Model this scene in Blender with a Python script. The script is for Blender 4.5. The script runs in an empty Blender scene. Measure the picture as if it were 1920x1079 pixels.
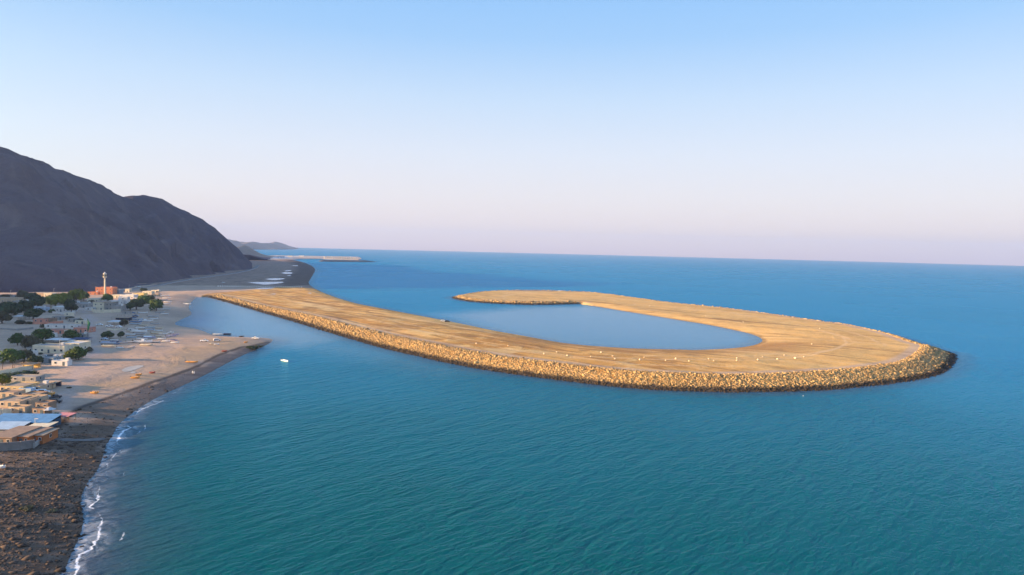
import bpy, bmesh, math, random
import numpy as np
from mathutils import Vector, Matrix, Euler

C = bpy.context.scene
COL = C.collection
R = random.Random(11)
NR = np.random.default_rng(5)

# ------------------------------------------------------------------ camera, sky, sun, exposure
FOC, CAM_H = 1280.0, 70.0                      # focal length in pixels of a 1920 wide frame, drone height in metres
PITCH, ROLL = math.atan(71 / 1280.0), 0.0242
SUN_EL, SUN_AZ = math.radians(11.5), math.radians(16)   # azimuth: from -x towards -y
EXPOSURE = 1.62
HAZE = 5.8e-5

c_right = Vector((1, 0, 0)); c_fwd = Vector((0, math.cos(PITCH), -math.sin(PITCH))); c_up = c_right.cross(c_fwd)
c_r = c_right * math.cos(ROLL) + c_up * math.sin(ROLL)
c_u = -c_right * math.sin(ROLL) + c_up * math.cos(ROLL)
cam = bpy.data.objects.new('camera', bpy.data.cameras.new('camera'))
cam.data.sensor_width = 36.0; cam.data.lens = 24.0
cam.data.clip_start = 1.0; cam.data.clip_end = 60000.0
M4 = Matrix((c_r, c_u, -c_fwd)).transposed().to_4x4(); M4.translation = (0, 0, CAM_H)
cam.matrix_world = M4
COL.objects.link(cam); C.camera = cam

to_sun = Vector((-math.cos(SUN_AZ) * math.cos(SUN_EL), -math.sin(SUN_AZ) * math.cos(SUN_EL), math.sin(SUN_EL)))
sun = bpy.data.objects.new('sun', bpy.data.lights.new('sun', 'SUN'))
sun.data.energy = 5.0; sun.data.angle = math.radians(0.6); sun.data.color = (1.0, 0.66, 0.33)
sun.rotation_euler = to_sun.to_track_quat('Z', 'Y').to_euler()
sun.location = (0, 0, 500)
COL.objects.link(sun)

world = bpy.data.worlds.new('World'); C.world = world; world.use_nodes = True
wn, wl = world.node_tree.nodes, world.node_tree.links
wn.clear()
w_out = wn.new('ShaderNodeOutputWorld'); w_bg = wn.new('ShaderNodeBackground')
w_sky = wn.new('ShaderNodeTexSky'); w_sky.sky_type = 'NISHITA'; w_sky.sun_disc = False
w_sky.sun_elevation = SUN_EL; w_sky.sun_rotation = math.atan2(to_sun.x, to_sun.y)
w_sky.altitude = 70; w_sky.air_density = 1.0; w_sky.dust_density = 0.6; w_sky.ozone_density = 2.0
w_tc = wn.new('ShaderNodeTexCoord'); w_sep = wn.new('ShaderNodeSeparateXYZ')
w_ramp = wn.new('ShaderNodeValToRGB')
wl.new(w_tc.outputs['Generated'], w_sep.inputs[0]); wl.new(w_sep.outputs['Z'], w_ramp.inputs[0])
def srgb(r, g, b):
    f = lambda v: ((v / 255.0 + 0.055) / 1.055) ** 2.4 if v > 10 else v / 255.0 / 12.92
    return (f(r), f(g), f(b), 1.0)
SKY = [(0.0, (236, 212, 218)), (0.012, (246, 224, 224)), (0.035, (250, 233, 231)), (0.075, (245, 238, 241)), (0.135, (232, 238, 251)),
       (0.21, (206, 229, 255)), (0.29, (166, 210, 255)), (0.36, (146, 200, 255)), (0.6, (132, 188, 252)), (1.0, (126, 180, 246))]
el = w_ramp.color_ramp.elements
while len(el) < len(SKY): el.new(0.5)
for e, (p, c) in zip(el, SKY): e.position = p; e.color = srgb(*c)
w_mul = wn.new('ShaderNodeVectorMath'); w_mul.operation = 'SCALE'; w_mul.inputs['Scale'].default_value = 10.0 / (2 ** EXPOSURE)
wl.new(w_ramp.outputs[0], w_mul.inputs[0])
w_mix = wn.new('ShaderNodeMix'); w_mix.data_type = 'RGBA'; w_mix.inputs[0].default_value = 0.93
# towards the sun the physical sky takes over more and more (the warm side of an evening sky)
w_dot = wn.new('ShaderNodeVectorMath'); w_dot.operation = 'DOT_PRODUCT'; w_dot.inputs[1].default_value = to_sun
w_rng = wn.new('ShaderNodeMapRange'); w_rng.interpolation_type = 'SMOOTHSTEP'
for q, val in zip((1, 2, 3, 4), (0.0, 1.0, 0.93, 0.35)): w_rng.inputs[q].default_value = val
wl.new(w_tc.outputs['Generated'], w_dot.inputs[0]); wl.new(w_dot.outputs['Value'], w_rng.inputs[0]); wl.new(w_rng.outputs[0], w_mix.inputs[0])
wl.new(w_sky.outputs[0], w_mix.inputs[6]); wl.new(w_mul.outputs[0], w_mix.inputs[7])
wl.new(w_mix.outputs[2], w_bg.inputs[0]); w_bg.inputs[1].default_value = 0.1
wl.new(w_bg.outputs[0], w_out.inputs[0])

C.view_settings.view_transform = 'Standard'; C.view_settings.look = 'None'
C.view_settings.exposure = EXPOSURE; C.view_settings.gamma = 1.0; C.view_settings.use_curve_mapping = False
C.render.engine = 'CYCLES'
C.cycles.use_denoising = True
C.cycles.max_bounces = 6; C.cycles.diffuse_bounces = 2; C.cycles.glossy_bounces = 2; C.cycles.volume_bounces = 0
C.cycles.use_adaptive_sampling = True; C.cycles.adaptive_threshold = 0.02

# ------------------------------------------------------------------ picking world points from the survey of the view
def P(px, py, z=0.0):
    d = c_fwd + c_r * ((px - 960) / FOC) + c_u * ((539.5 - py) / FOC)
    t = (z - CAM_H) / d.z
    return np.array((d.x * t, d.y * t))
def at_depth(px, py, Y):
    d = c_fwd + c_r * ((px - 960) / FOC) + c_u * ((539.5 - py) / FOC)
    t = Y / d.y
    return np.array((d.x * t, Y, CAM_H + d.z * t))

LAND = [(118,1079),(130,1048),(150,1007),(158,976),(150,935),(166,902),(180,887),(192,863),(199,834),(207,825),(222,796),(245,778),(267,761),
        (306,740),(348,721.5),(389,701.6),(421,684),(452,668),(494,650.5),(514.5,639),(504,634.5),(473,633.5),(431,632),(400,629.7),(379,620),(358,615),
        (341,613),(325,608),(337,600.5),(354,593),(361,589),(352,577.5),(360,565),(368.5,557.5)]
ARM = [(391,557),(450,573),(489,585),(535,598),(579,611),(627,626),(685,643),(715,652),(775,665.5),(825,677.5),(901,692),(982,704),(1064,714.5),(1145,724.5),
       (1226,731),(1340,734.8),(1384,735),(1469,734),(1553,731),(1623,724.5),(1694,716),(1750,706),(1778,692),(1791,670),(1784,662)]
ARM_FAR = [(1764,649),(1736,640),(1708,631),(1666,621),(1609,608.5),(1553,601.5),(1469,589),(1384,577.5),(1300,569.5),(1253,564.5),(1180,554.5),(1112,546),
           (1050,544),(982,542.5),(928,543.5),(890,546),(855,552)]
ARM_HOOK = [(847,557.5),(861,563),(893,567),(950,570.5),(1010,572),(1085,570)]
INNER = [(1112.5,574),(1172,584),(1226,592.6),(1280,601.5),(1328,609),(1370,618),(1404,625),(1424,632.5),(1431,639),(1424,644),(1407,649.4),(1370,654),(1300,657.5),
         (1280,656.5),(1199,655),(1145,652),(1091,648),(1050,643),(993,632),(928,621),(874,609),(820,598.5),(775,590),(695,575),(662,568),(625,556.5),(595,544.5),(577,532.5)]
NORTH = [(583,522),(591.5,508),(589,501.5),(577,495),(564,491),(548,487.5),(480,486.5)]

def wl_(pts, z=0.0): return [P(x, y, z) for x, y in pts]
w_land = [np.array((-85., -100.)), np.array((-88., 60.))] + wl_(LAND)
w_arm = wl_(ARM) + wl_(ARM_FAR, 4.0) + wl_(ARM_HOOK)
w_inner = wl_(INNER); w_north = wl_(NORTH)
def smooth_line(pts, it=2):
    pts = [np.asarray(p, float) for p in pts]
    for _ in range(it):
        o = [pts[0]]
        for a, b in zip(pts[:-1], pts[1:]): o += [a * .75 + b * .25, a * .25 + b * .75]
        o.append(pts[-1]); pts = o
    return np.array(pts)
s_arm = smooth_line(w_arm, 1); s_beach1 = smooth_line(w_land, 1)
s_beach2 = smooth_line(w_inner + w_north, 1)
POLY = np.vstack([[(-9000., -100.)], s_beach1, s_arm, s_beach2, [(-9000., 2900.)]])

def dist_line(x, y, line):
    x = x.astype(np.float32); y = y.astype(np.float32)
    best = np.full(x.shape, 1e12, np.float32)
    for a, b in zip(line[:-1], line[1:]):
        dx, dy = b - a; L = dx * dx + dy * dy + 1e-9
        t = np.clip(((x - a[0]) * dx + (y - a[1]) * dy) / L, 0, 1)
        d = (x - a[0] - t * dx) ** 2 + (y - a[1] - t * dy) ** 2
        np.minimum(best, d, out=best)
    return np.sqrt(best)
def inside(x, y, poly):
    r = np.zeros(x.shape, bool)
    n = len(poly)
    for i in range(n):
        a, b = poly[i], poly[(i + 1) % n]
        if a[1] == b[1]: continue
        cond = (a[1] > y) != (b[1] > y)
        r ^= cond & (x < (b[0] - a[0]) * (y - a[1]) / (b[1] - a[1]) + a[0])
    return r
def sstep(a, b, v):
    t = np.clip((v - a) / (b - a), 0, 1); return t * t * (3 - 2 * t)

def vnoise(x, y, scale, seed=0):
    """smooth value noise, numpy"""
    g = np.random.default_rng(seed).random((257, 257)).astype(np.float32)
    u, v = x / scale + 1000.3, y / scale + 1000.7
    iu, iv = np.floor(u).astype(int), np.floor(v).astype(int)
    fu, fv = u - iu, v - iv
    fu = fu * fu * (3 - 2 * fu); fv = fv * fv * (3 - 2 * fv)
    iu %= 256; iv %= 256
    return (g[iu, iv] * (1 - fu) + g[iu + 1, iv] * fu) * (1 - fv) + (g[iu, iv + 1] * (1 - fu) + g[iu + 1, iv + 1] * fu) * fv - .5
def fbm(x, y, scale, seed=0, o=4):
    s, a = 0, 1.0
    for k in range(o): s = s + a * vnoise(x + k * 37.1 * scale, y - k * 11.3 * scale, scale, seed + k); scale *= .5; a *= .55
    return s

def coast(x, y):
    x = np.asarray(x, float); y = np.asarray(y, float)
    da = dist_line(x, y, s_arm); db1 = dist_line(x, y, s_beach1); db2 = dist_line(x, y, s_beach2)
    ins = inside(x, y, POLY)
    return da, db1, db2, ins
def height(x, y, full=False):
    x = np.asarray(x, float); y = np.asarray(y, float)
    da, db1, db2, ins = coast(x, y)
    crest = 6.4 - 3.2 * sstep(480, 800, y)
    w = crest * 3.2
    ha = crest * np.minimum(da / w, 1) - .012 * np.maximum(da - w - 6, 0)
    ha = np.maximum(ha, crest * .75) * (da >= w) + ha * (da < w)
    h1 = 4.6 * (1 - np.exp(-db1 / 26.)) + .004 * np.minimum(db1, 400)
    h2 = 5.4 * (1 - np.exp(-db2 / 42.)) + .3 * sstep(0, 5, db2)
    h = np.minimum(np.minimum(ha, h1 + 40 * (x > 120)), h2 + 0 * x)
    bump = fbm(x, y, 22., 3, 3) * .5 * sstep(6, 30, np.minimum(np.minimum(da, db1), db2))
    h = h + bump
    d = np.minimum(np.minimum(da, db1), db2)
    out = -np.minimum(d * .16, 4.0) - .05
    z = np.where(ins, np.maximum(h, .02), out)
    return (z, da, db1, db2, ins) if full else z
def mpp(p): return math.hypot(p[0], p[1]) / FOC

# ------------------------------------------------------------------ materials
def new_mat(name):
    m = bpy.data.materials.new(name); m.use_nodes = True
    nt = m.node_tree; b = nt.nodes['Principled BSDF']; return m, nt, b
class NB:
    def __init__(s, nt): s.nt = nt; s.n = nt.nodes; s.l = nt.links
    def link(s, a, b): s.l.new(a, b)
    def put(s, sock, v):
        if hasattr(v, 'is_linked') or hasattr(v, 'node'): s.l.new(v, sock)
        else: sock.default_value = v
    def noise(s, scale, detail=4, rough=.55, vec=None, dist=0.0):
        n = s.n.new('ShaderNodeTexNoise'); n.inputs['Scale'].default_value = scale; n.inputs['Detail'].default_value = detail
        n.inputs['Roughness'].default_value = rough; n.inputs['Distortion'].default_value = dist
        if vec is not None: s.l.new(vec, n.inputs['Vector'])
        return n.outputs['Fac']
    def coords(s, scale=(1, 1, 1), rot=(0, 0, 0)):
        t = s.n.new('ShaderNodeTexCoord'); m = s.n.new('ShaderNodeMapping'); m.vector_type = 'TEXTURE'
        m.inputs['Scale'].default_value = tuple(1.0 / q for q in scale); m.inputs['Rotation'].default_value = rot
        s.l.new(t.outputs['Object'], m.inputs['Vector']); return m.outputs[0]
    def math(s, op, a, b=0.0, clamp=False):
        n = s.n.new('ShaderNodeMath'); n.operation = op; n.use_clamp = clamp; s.put(n.inputs[0], a); s.put(n.inputs[1], b); return n.outputs[0]
    def rng(s, v, a, b, c=0.0, d=1.0):
        n = s.n.new('ShaderNodeMapRange'); s.put(n.inputs[0], v); n.inputs[1].default_value = a; n.inputs[2].default_value = b
        n.inputs[3].default_value = c; n.inputs[4].default_value = d; return n.outputs[0]
    def mix(s, f, a, b):
        n = s.n.new('ShaderNodeMix'); n.data_type = 'RGBA'; s.put(n.inputs[0], f)
        s.put(n.inputs[6], a if not isinstance(a, tuple) else (*a[:3], 1)); s.put(n.inputs[7], b if not isinstance(b, tuple) else (*b[:3], 1)); return n.outputs[2]
    def attr(s, name):
        n = s.n.new('ShaderNodeAttribute'); n.attribute_name = name; return n.outputs['Fac']
    def bump(s, h, strength, dist, normal=None):
        n = s.n.new('ShaderNodeBump'); n.inputs['Strength'].default_value = strength; n.inputs['Distance'].default_value = dist
        s.l.new(h, n.inputs['Height'])
        if normal is not None: s.l.new(normal, n.inputs['Normal'])
        return n.outputs[0]

_mats = {}
def simple(name, col, rough=.8, var=.18, scale=1.2, metal=0.0, per_object=0.0):
    if name in _mats: return _mats[name]
    m, nt, b = new_mat(name); k = NB(nt)
    v = k.coords()
    n = k.noise(scale, 5, .6, v)
    lo = tuple(c * (1 - var) for c in col); hi = tuple(min(1, c * (1 + var)) for c in col)
    c = k.mix(k.rng(n, .3, .7), lo, hi)
    n2 = k.noise(scale * 9, 2, .5, v)
    c = k.mix(k.rng(n2, .45, .8, 0, .25), c, tuple(x * .6 for x in col))
    if per_object:
        oi = nt.nodes.new('ShaderNodeObjectInfo')
        h = nt.nodes.new('ShaderNodeHueSaturation'); k.link(c, h.inputs['Color'])
        k.link(k.rng(oi.outputs['Random'], 0, 1, 1 - per_object, 1 + per_object), h.inputs['Value'])
        k.link(k.rng(oi.outputs['Random'], 0, 1, .5 - per_object * .06, .5 + per_object * .06), h.inputs['Hue'])
        c = h.outputs[0]
    k.link(c, b.inputs['Base Color']); b.inputs['Roughness'].default_value = rough; b.inputs['Metallic'].default_value = metal
    b.inputs['Specular IOR Level'].default_value = .3
    _mats[name] = m; return m

# --- ground
def ground_material(name, spit):
    m, nt, b = new_mat(name); k = NB(nt)
    v = k.coords()
    big = k.noise(.012, 5, .6, v, .6); mid = k.noise(.055, 5, .6, v, .8); fine = k.noise(.6, 5, .65, v)
    streak = k.noise(.05, 5, .6, k.coords((.3, 1.5, 1), (0, 0, math.radians(-44 if spit else 20))), 1.0)
    if spit:
        base = k.mix(k.rng(big, .36, .64), (.55, .268, .064), (.76, .445, .140))
        base = k.mix(k.rng(streak, .50, .66, 0, .8), base, (.30, .15, .05))
        base = k.mix(k.rng(mid, .54, .66, 0, .8), base, (.80, .54, .22))
        base = k.mix(k.rng(k.noise(.022, 6, .62, v, 1.2), .50, .59, 0, .75), base, (.30, .155, .05))
        base = k.mix(k.attr('bright'), base, (.86, .60, .27))
        base = k.mix(k.math('MULTIPLY', k.attr('pale'), k.rng(mid, .3, .7, .55, 1.0)), base, (.70, .45, .17))
        base = k.mix(k.math('MULTIPLY', k.attr('ochre'), k.rng(streak, .25, .6, .5, 1.0)), base, (.40, .205, .07))
        base = k.mix(k.math('MULTIPLY', k.attr('track'), .8), base, (.17, .12, .09))
        base = k.mix(k.math('MULTIPLY', k.attr('berm'), .8), base, (.50, .37, .27))
        long_ = k.noise(.075, 5, .6, k.coords((.10, 1.6, 1), (0, 0, math.radians(-46))), .6)
        base = k.mix(k.rng(long_, .53, .68, 0, .7), base, (.27, .145, .055))
        base = k.mix(k.rng(long_, .46, .34, 0, .6), base, (.74, .50, .25))
        base = k.mix(k.math('MULTIPLY', k.attr('ruts'), .55), base, (.74, .52, .30))
        base = k.mix(k.attr('plain'), base, k.mix(k.rng(mid, .3, .7), (.22, .145, .11), (.36, .25, .185)))
        base = k.mix(k.attr('wet'), base, (.10, .075, .05))
    else:
        base = k.mix(k.rng(big, .35, .65), (.43, .295, .215), (.56, .395, .285))
        base = k.mix(k.rng(streak, .5, .72, 0, .6), base, (.29, .225, .19))
        base = k.mix(k.rng(mid, .58, .72, 0, .5), base, (.53, .42, .33))
        base = k.mix(k.math('MULTIPLY', k.attr('road'), .75), base, (.48, .36, .31))
        base = k.mix(k.attr('pale'), base, k.mix(k.rng(streak, .35, .65), (.58, .37, .21), (.47, .31, .19)))
        base = k.mix(k.attr('plain'), base, k.mix(k.rng(mid, .3, .7), (.17, .115, .095), (.40, .275, .205)))
        dk = k.mix(k.rng(mid, .35, .65), (.060, .038, .027), (.15, .10, .070))
        dk = k.mix(k.rng(k.noise(.35, 6, .7, k.coords((.5, 1.3, 1), (0, 0, .4)), .7), .5, .7, 0, .8), dk, (.22, .165, .13))
        peb = k.mix(k.rng(streak, .35, .65), (.125, .096, .086), (.21, .165, .145))
        base = k.mix(k.attr('pebble'), base, peb)
        base = k.mix(k.attr('dark'), base, dk)
        base = k.mix(k.attr('shade_wrack'), base, (.035, .03, .03))
    base = k.mix(k.rng(fine, .45, .8, 0, .35), base, (.12, .085, .06))
    k.link(base, b.inputs['Base Color']); b.inputs['Roughness'].default_value = .95; b.inputs['Specular IOR Level'].default_value = .1
    h = k.math('ADD', k.math('MULTIPLY', mid, 1.6), k.math('MULTIPLY', fine, .35))
    if not spit:
        rk = k.math('MULTIPLY', k.attr('dark'), k.noise(.5, 6, .7, v, .5)); h = k.math('ADD', h, k.math('MULTIPLY', rk, 1.6))
    k.link(k.bump(h, .5, 1.0), b.inputs['Normal'])
    return m

# ------------------------------------------------------------------ mesh helpers
def link(o, parent=None):
    COL.objects.link(o)
    if parent is not None: o.parent = parent
    return o
def mesh_np(name, verts, faces, mat, attrs=None, smooth=False):
    """verts (N,3), faces (M,k) arrays -> mesh"""
    me = bpy.data.meshes.new(name)
    verts = np.asarray(verts, np.float32); faces = np.asarray(faces, np.int32)
    n, kf = faces.shape
    me.vertices.add(len(verts)); me.vertices.foreach_set('co', verts.ravel())
    me.loops.add(n * kf); me.loops.foreach_set('vertex_index', faces.ravel())
    me.polygons.add(n); me.polygons.foreach_set('loop_start', np.arange(0, n * kf, kf, dtype=np.int32))
    me.polygons.foreach_set('loop_total', np.full(n, kf, np.int32))
    if smooth: me.polygons.foreach_set('use_smooth', np.ones(n, bool))
    if attrs:
        for a, vals in attrs.items():
            at = me.attributes.new(a, 'FLOAT', 'POINT'); at.data.foreach_set('value', np.asarray(vals, np.float32))
    me.update(calc_edges=True); me.validate()
    if mat is not None: me.materials.append(mat)
    return me
def obj(name, me, parent=None, loc=None, kind=None):
    o = bpy.data.objects.new(name, me); link(o, parent)
    if loc is not None: o.location = loc
    if kind: o['kind'] = kind
    return o
def grid_faces(nr, nc, mask=None, wrap=False):
    i, j = np.meshgrid(np.arange(nr - 1), np.arange(nc if wrap else nc - 1), indexing='ij')
    j2 = (j + 1) % nc
    f = np.stack([i * nc + j, i * nc + j2, (i + 1) * nc + j2, (i + 1) * nc + j], -1).reshape(-1, 4)
    return f
def compact(verts, faces, attrs):
    used = np.unique(faces); remap = np.full(len(verts), -1, np.int64); remap[used] = np.arange(len(used))
    return verts[used], remap[faces], {a: v[used] for a, v in attrs.items()}

class MB:
    """collects boxes, prisms and tubes into one mesh"""
    def __init__(s): s.v = []; s.f = []
    def add(s, vs, fs):
        o = len(s.v); s.v += [tuple(v) for v in vs]; s.f += [tuple(i + o for i in f) for f in fs]; return s
    def box(s, x0, x1, y0, y1, z0, z1, taper=0.0):
        t = taper
        vs = [(x0, y0, z0), (x1, y0, z0), (x1, y1, z0), (x0, y1, z0), (x0 + t, y0 + t, z1), (x1 - t, y0 + t, z1), (x1 - t, y1 - t, z1), (x0 + t, y1 - t, z1)]
        return s.add(vs, [(0, 3, 2, 1), (4, 5, 6, 7), (0, 1, 5, 4), (1, 2, 6, 5), (2, 3, 7, 6), (3, 0, 4, 7)])
    def tube(s, p, q, r0, r1=None, n=7):
        r1 = r0 if r1 is None else r1
        p, q = Vector(p), Vector(q); d = (q - p).normalized()
        a = d.orthogonal().normalized(); b = d.cross(a)
        vs = []
        for c, r in ((p, r0), (q, r1)):
            for k in range(n):
                t = 2 * math.pi * k / n; vs.append(c + a * (r * math.cos(t)) + b * (r * math.sin(t)))
        fs = [(k, (k + 1) % n, n + (k + 1) % n, n + k) for k in range(n)] + [tuple(range(n - 1, -1, -1)), tuple(range(n, 2 * n))]
        return s.add(vs, fs)
    def prism(s, pts, z0, z1):
        n = len(pts)
        vs = [(x, y, z0) for x, y in pts] + [(x, y, z1) for x, y in pts]
        return s.add(vs, [tuple(range(n - 1, -1, -1)), tuple(range(n, 2 * n))] + [(k, (k + 1) % n, n + (k + 1) % n, n + k) for k in range(n)])
    def mesh(s, name, mat, smooth=False):
        me = bpy.data.meshes.new(name); me.from_pydata(s.v, [], s.f); me.update()
        if smooth: me.polygons.foreach_set('use_smooth', [True] * len(me.polygons))
        me.materials.append(mat); return me
    def build(s, name, mat, parent=None, smooth=False): return obj(name, s.mesh(name, mat, smooth), parent)

def thing(name, label, cat, loc=(0, 0, 0), rot=0.0, group=None):
    o = bpy.data.objects.new(name, None); link(o); o.location = loc; o.rotation_euler = (0, 0, rot)
    o.empty_display_size = .5
    return tag(o, label, cat, group)
def tag(o, label, cat, group=None):
    o['label'] = label; o['category'] = cat
    if group: o['group'] = group
    return o
def copy_tree(o, parent=None):
    c = o.copy(); link(c)
    if parent is not None: c.parent = parent
    for ch in [x for x in o.children]: copy_tree(ch, c)
    return c

# ------------------------------------------------------------------ land and spit: one height field, split where the spit leaves the shore
NV, NU = 640, 960
vv = 88.0 * (3000.0 / 88.0) ** np.linspace(0, 1, NV)
uu = np.linspace(-1.25, 0.74, NU)
Yg = np.repeat(vv, NU); Xg = np.tile(uu, NV) * Yg
Zg, DA, DB1, DB2, INS = height(Xg, Yg, True)
ZM = Zg.reshape(NV, NU)
def hfast(x, y):
    """height read off the ground grid"""
    x = np.asarray(x, float); y = np.maximum(np.asarray(y, float), 88.01)
    a = np.clip(np.log(y / 88.0) / math.log(3000.0 / 88.0) * (NV - 1), 0, NV - 1.001); b = np.clip((x / y + 1.25) / 1.99 * (NU - 1), 0, NU - 1.001)
    i, j = a.astype(int), b.astype(int); fa, fb = a - i, b - j
    return (ZM[i, j] * (1 - fa) + ZM[i + 1, j] * fa) * (1 - fb) + (ZM[i, j + 1] * (1 - fa) + ZM[i + 1, j + 1] * fa) * fb
def G(px, py):
    z = 4.0
    for _ in range(5):
        x, y = P(px, py, z); z = max(float(hfast(x, y)), 0.0)
    x, y = P(px, py, z)
    return Vector((x, y, z))
def px_poly(pts, z=3.0): return np.array([P(x, y, z) for x, y in pts])
def sdist(x, y, poly):
    d = dist_line(x, y, np.vstack([poly, poly[:1]])); return np.where(inside(x, y, poly), d, -d)
jit = fbm(Xg, Yg, 14., 21, 4)
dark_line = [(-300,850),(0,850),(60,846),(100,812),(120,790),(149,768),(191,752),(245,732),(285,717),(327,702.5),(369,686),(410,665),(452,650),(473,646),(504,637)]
shore_side = [(530,645),(452,680),(350,730),(267,775),(235,830),(210,1000),(170,1100),(-300,1100)]
dark_poly = px_poly(dark_line + shore_side, 2.0)
sd_dark = sdist(Xg, Yg, dark_poly)
rocky = sstep(330, 230, Yg)                     # brown weedy rock close by, grey pebbles farther along
dark = sstep(-3, 9, sd_dark + jit * 14) * rocky * .92
pebble = sstep(-2, 5, sd_dark + jit * 6) * (1 - rocky * .6)
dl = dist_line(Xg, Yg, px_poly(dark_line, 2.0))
shade_wrack = sstep(2.6, .8, dl + np.abs(jit) * 2) * .8 * sstep(140, 230, Yg) * sstep(560, 430, Yg)  # dark edge line: painted scarp shadow together with wrack
pale_poly = px_poly([(150,735),(230,725),(320,700),(400,664),(452,648),(500,637),(430,634),(380,640),(330,660),(290,690),(230,712),(160,722)], 3.0)
pale1 = sstep(-6, 9, sdist(Xg, Yg, pale_poly) + jit * 12) * .85
road_poly = px_poly([(150,575),(172,588),(186,600),(188,640),(186,668),(168,700),(120,770),(100,760),(120,715),(150,680),(160,640),(158,610)], 4.0)
road = sstep(-3, 5, sdist(Xg, Yg, road_poly) + jit * 7)
plain_shade_y = 1062 + .12 * (Xg + 480)
plain = sstep(-18, 14, Yg - plain_shade_y + jit * 30)  # darker plain ground, with the mountain's shade painted in from its shadow edge
crest = 6.4 - 3.2 * sstep(480, 800, Yg); W = crest * 3.2
arm_side = (DB2 > DA * .0)
front = sstep(760, 700, Yg - .0 * Xg)
berm = sstep(W - 3, W + 1, DA) * sstep(W + 10, W + 6, DA) * sstep(980, 820, Yg)
trk = sstep(W + 9.5, W + 10.5, DA) * sstep(W + 14.5, W + 12.5, DA) * sstep(-20, -140, Xg) * sstep(860, 700, Yg)
ochre = sstep(70, 15, DB2) * sstep(560, 520, Yg) * sstep(-140, -40, Xg)
tip_pale = np.maximum(sstep(70, 190, Xg), sstep(560, 640, Yg) * sstep(-150, -80, Xg)) * .85
wet = np.maximum(sstep(4.5, 1.0, DB2 + jit * 3) * .6, sstep(9., 3.0, DA + jit * 3))

faces = grid_faces(NV, NU)
keep = (Zg[faces].max(1) > -1.6)
# dividing line between shore and spit, from the lagoon corner to the northern shore
a_, b_ = P(372, 557, 0), P(577, 533, 3)
nx, ny = -(b_[1] - a_[1]), (b_[0] - a_[0])
fx, fy = Xg[faces].mean(1), Yg[faces].mean(1)
side = (fx - a_[0]) * ny - (fy - a_[1]) * (b_[0] - a_[0]) * 0 + (fx * 0)
side = (b_[0] - a_[0]) * (fy - a_[1]) - (b_[1] - a_[1]) * (fx - a_[0])      # >0 north-west of the line
is_spit = (side < 0) & ~((DB1[faces].mean(1) < DA[faces].mean(1)) & (fy < 900)) & (DA[faces].mean(1) < DB1[faces].mean(1))
is_spit |= (fx > 0)
VG = np.stack([Xg, Yg, Zg], 1)
shade_wrack = np.maximum(shade_wrack, sstep(75, 30, DB2 + jit * 18) * plain * .7)  # adds the dark pebbles along the plain's shore
A_land = dict(dark=dark, pebble=pebble, shade_wrack=shade_wrack, pale=pale1, road=road, plain=plain)
warp = fbm(Xg, Yg, 60., 61, 3) * 9
ruts = np.zeros_like(Xg)
for q in (48, 51.5, 66, 69.5, 88):
    ruts = np.maximum(ruts, sstep(1.5, .5, np.abs(DA + warp - q)) * sstep(-.1, .25, vnoise(Xg, Yg, 90., q and int(q))))
ring = dist_line(Xg, Yg, px_poly([(1537, 617), (1580, 628), (1588, 640), (1570, 650), (1530, 658), (1480, 663), (1400, 668), (1250, 671), (1100, 666), (1000, 658)], 6.0))
ruts = np.maximum(ruts, sstep(2.2, .8, np.abs(ring + warp * .12)) * .9)
brt = np.zeros_like(Xg)
for poly_ in ([(880,651),(920,648),(1010,652),(1018,658),(960,661),(900,659)], [(890,641),(960,640),(985,643),(930,646)], [(640,598),(700,606),(690,610),(650,606)], [(1300,640),(1380,668),(1500,660),(1440,646)], [(560,560),(640,575),(620,580),(550,566)], [(740,612),(800,618),(850,628),(780,624)]):
    brt = np.maximum(brt, sstep(-3, 6, sdist(Xg, Yg, px_poly(poly_, 6.0)) + jit * 14) * .6)
A_spit = dict(ruts=ruts, bright=brt, pale=tip_pale, ochre=ochre, track=trk, berm=berm, plain=plain, wet=wet)
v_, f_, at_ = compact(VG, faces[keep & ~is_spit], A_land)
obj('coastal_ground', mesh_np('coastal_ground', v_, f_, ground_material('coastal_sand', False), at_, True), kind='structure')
v_, f_, at_ = compact(VG, faces[keep & is_spit], A_spit)
obj('sand_spit', mesh_np('sand_spit', v_, f_, ground_material('spit_sand', True), at_, True), kind='structure')

# ------------------------------------------------------------------ sea
rr = 25.0 * (15500.0 / 25.0) ** np.linspace(0, 1, 420)
ang = np.concatenate([np.linspace(math.radians(42), math.radians(138), 620, endpoint=False), np.linspace(math.radians(138), math.radians(402), 120, endpoint=False)])
Xs = (rr[:, None] * np.cos(ang)[None]).ravel(); Ys = (rr[:, None] * np.sin(ang)[None]).ravel()
da, db1, db2, ins = coast(Xs, Ys)
dmin = np.minimum(np.minimum(da, db1), db2); dmin = np.where(ins, 0, dmin)
near_land = sstep(190, 120, np.hypot(Xs + 90, Ys - 150)) * (db1 < 80)
surf_k = np.maximum(sstep(340, 250, Ys) * (Xs < 0), .55 * sstep(45, 25, np.hypot(Xs - P(591, 507)[0], Ys - P(591, 507)[1]) / 4))
pool_in = px_poly([(830,590),(1000,575),(1112,574),(1280,595),(1445,628),(1450,650),(1300,665),(1050,650),(900,620)], 0)
inlet = px_poly([(330,615),(345,545),(400,545),(560,604),(650,636),(560,652),(500,640),(420,640)], 0)
lee = px_poly([(560,604),(720,652),(900,700),(820,705),(640,668),(540,650)], 0)
shelter = np.maximum(sstep(-40, 40, sdist(Xs, Ys, pool_in)), sstep(-30, 25, sdist(Xs, Ys, inlet)))
shelter = np.maximum(shelter, .45 * sstep(-25, 30, sdist(Xs, Ys, lee)))
mw, nt, b = new_mat('sea_water'); k = NB(nt)
shore = k.attr('shore'); surf = k.attr('surf')
v = k.coords()
patch = k.noise(.006, 4, .55, v, .5)
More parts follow.
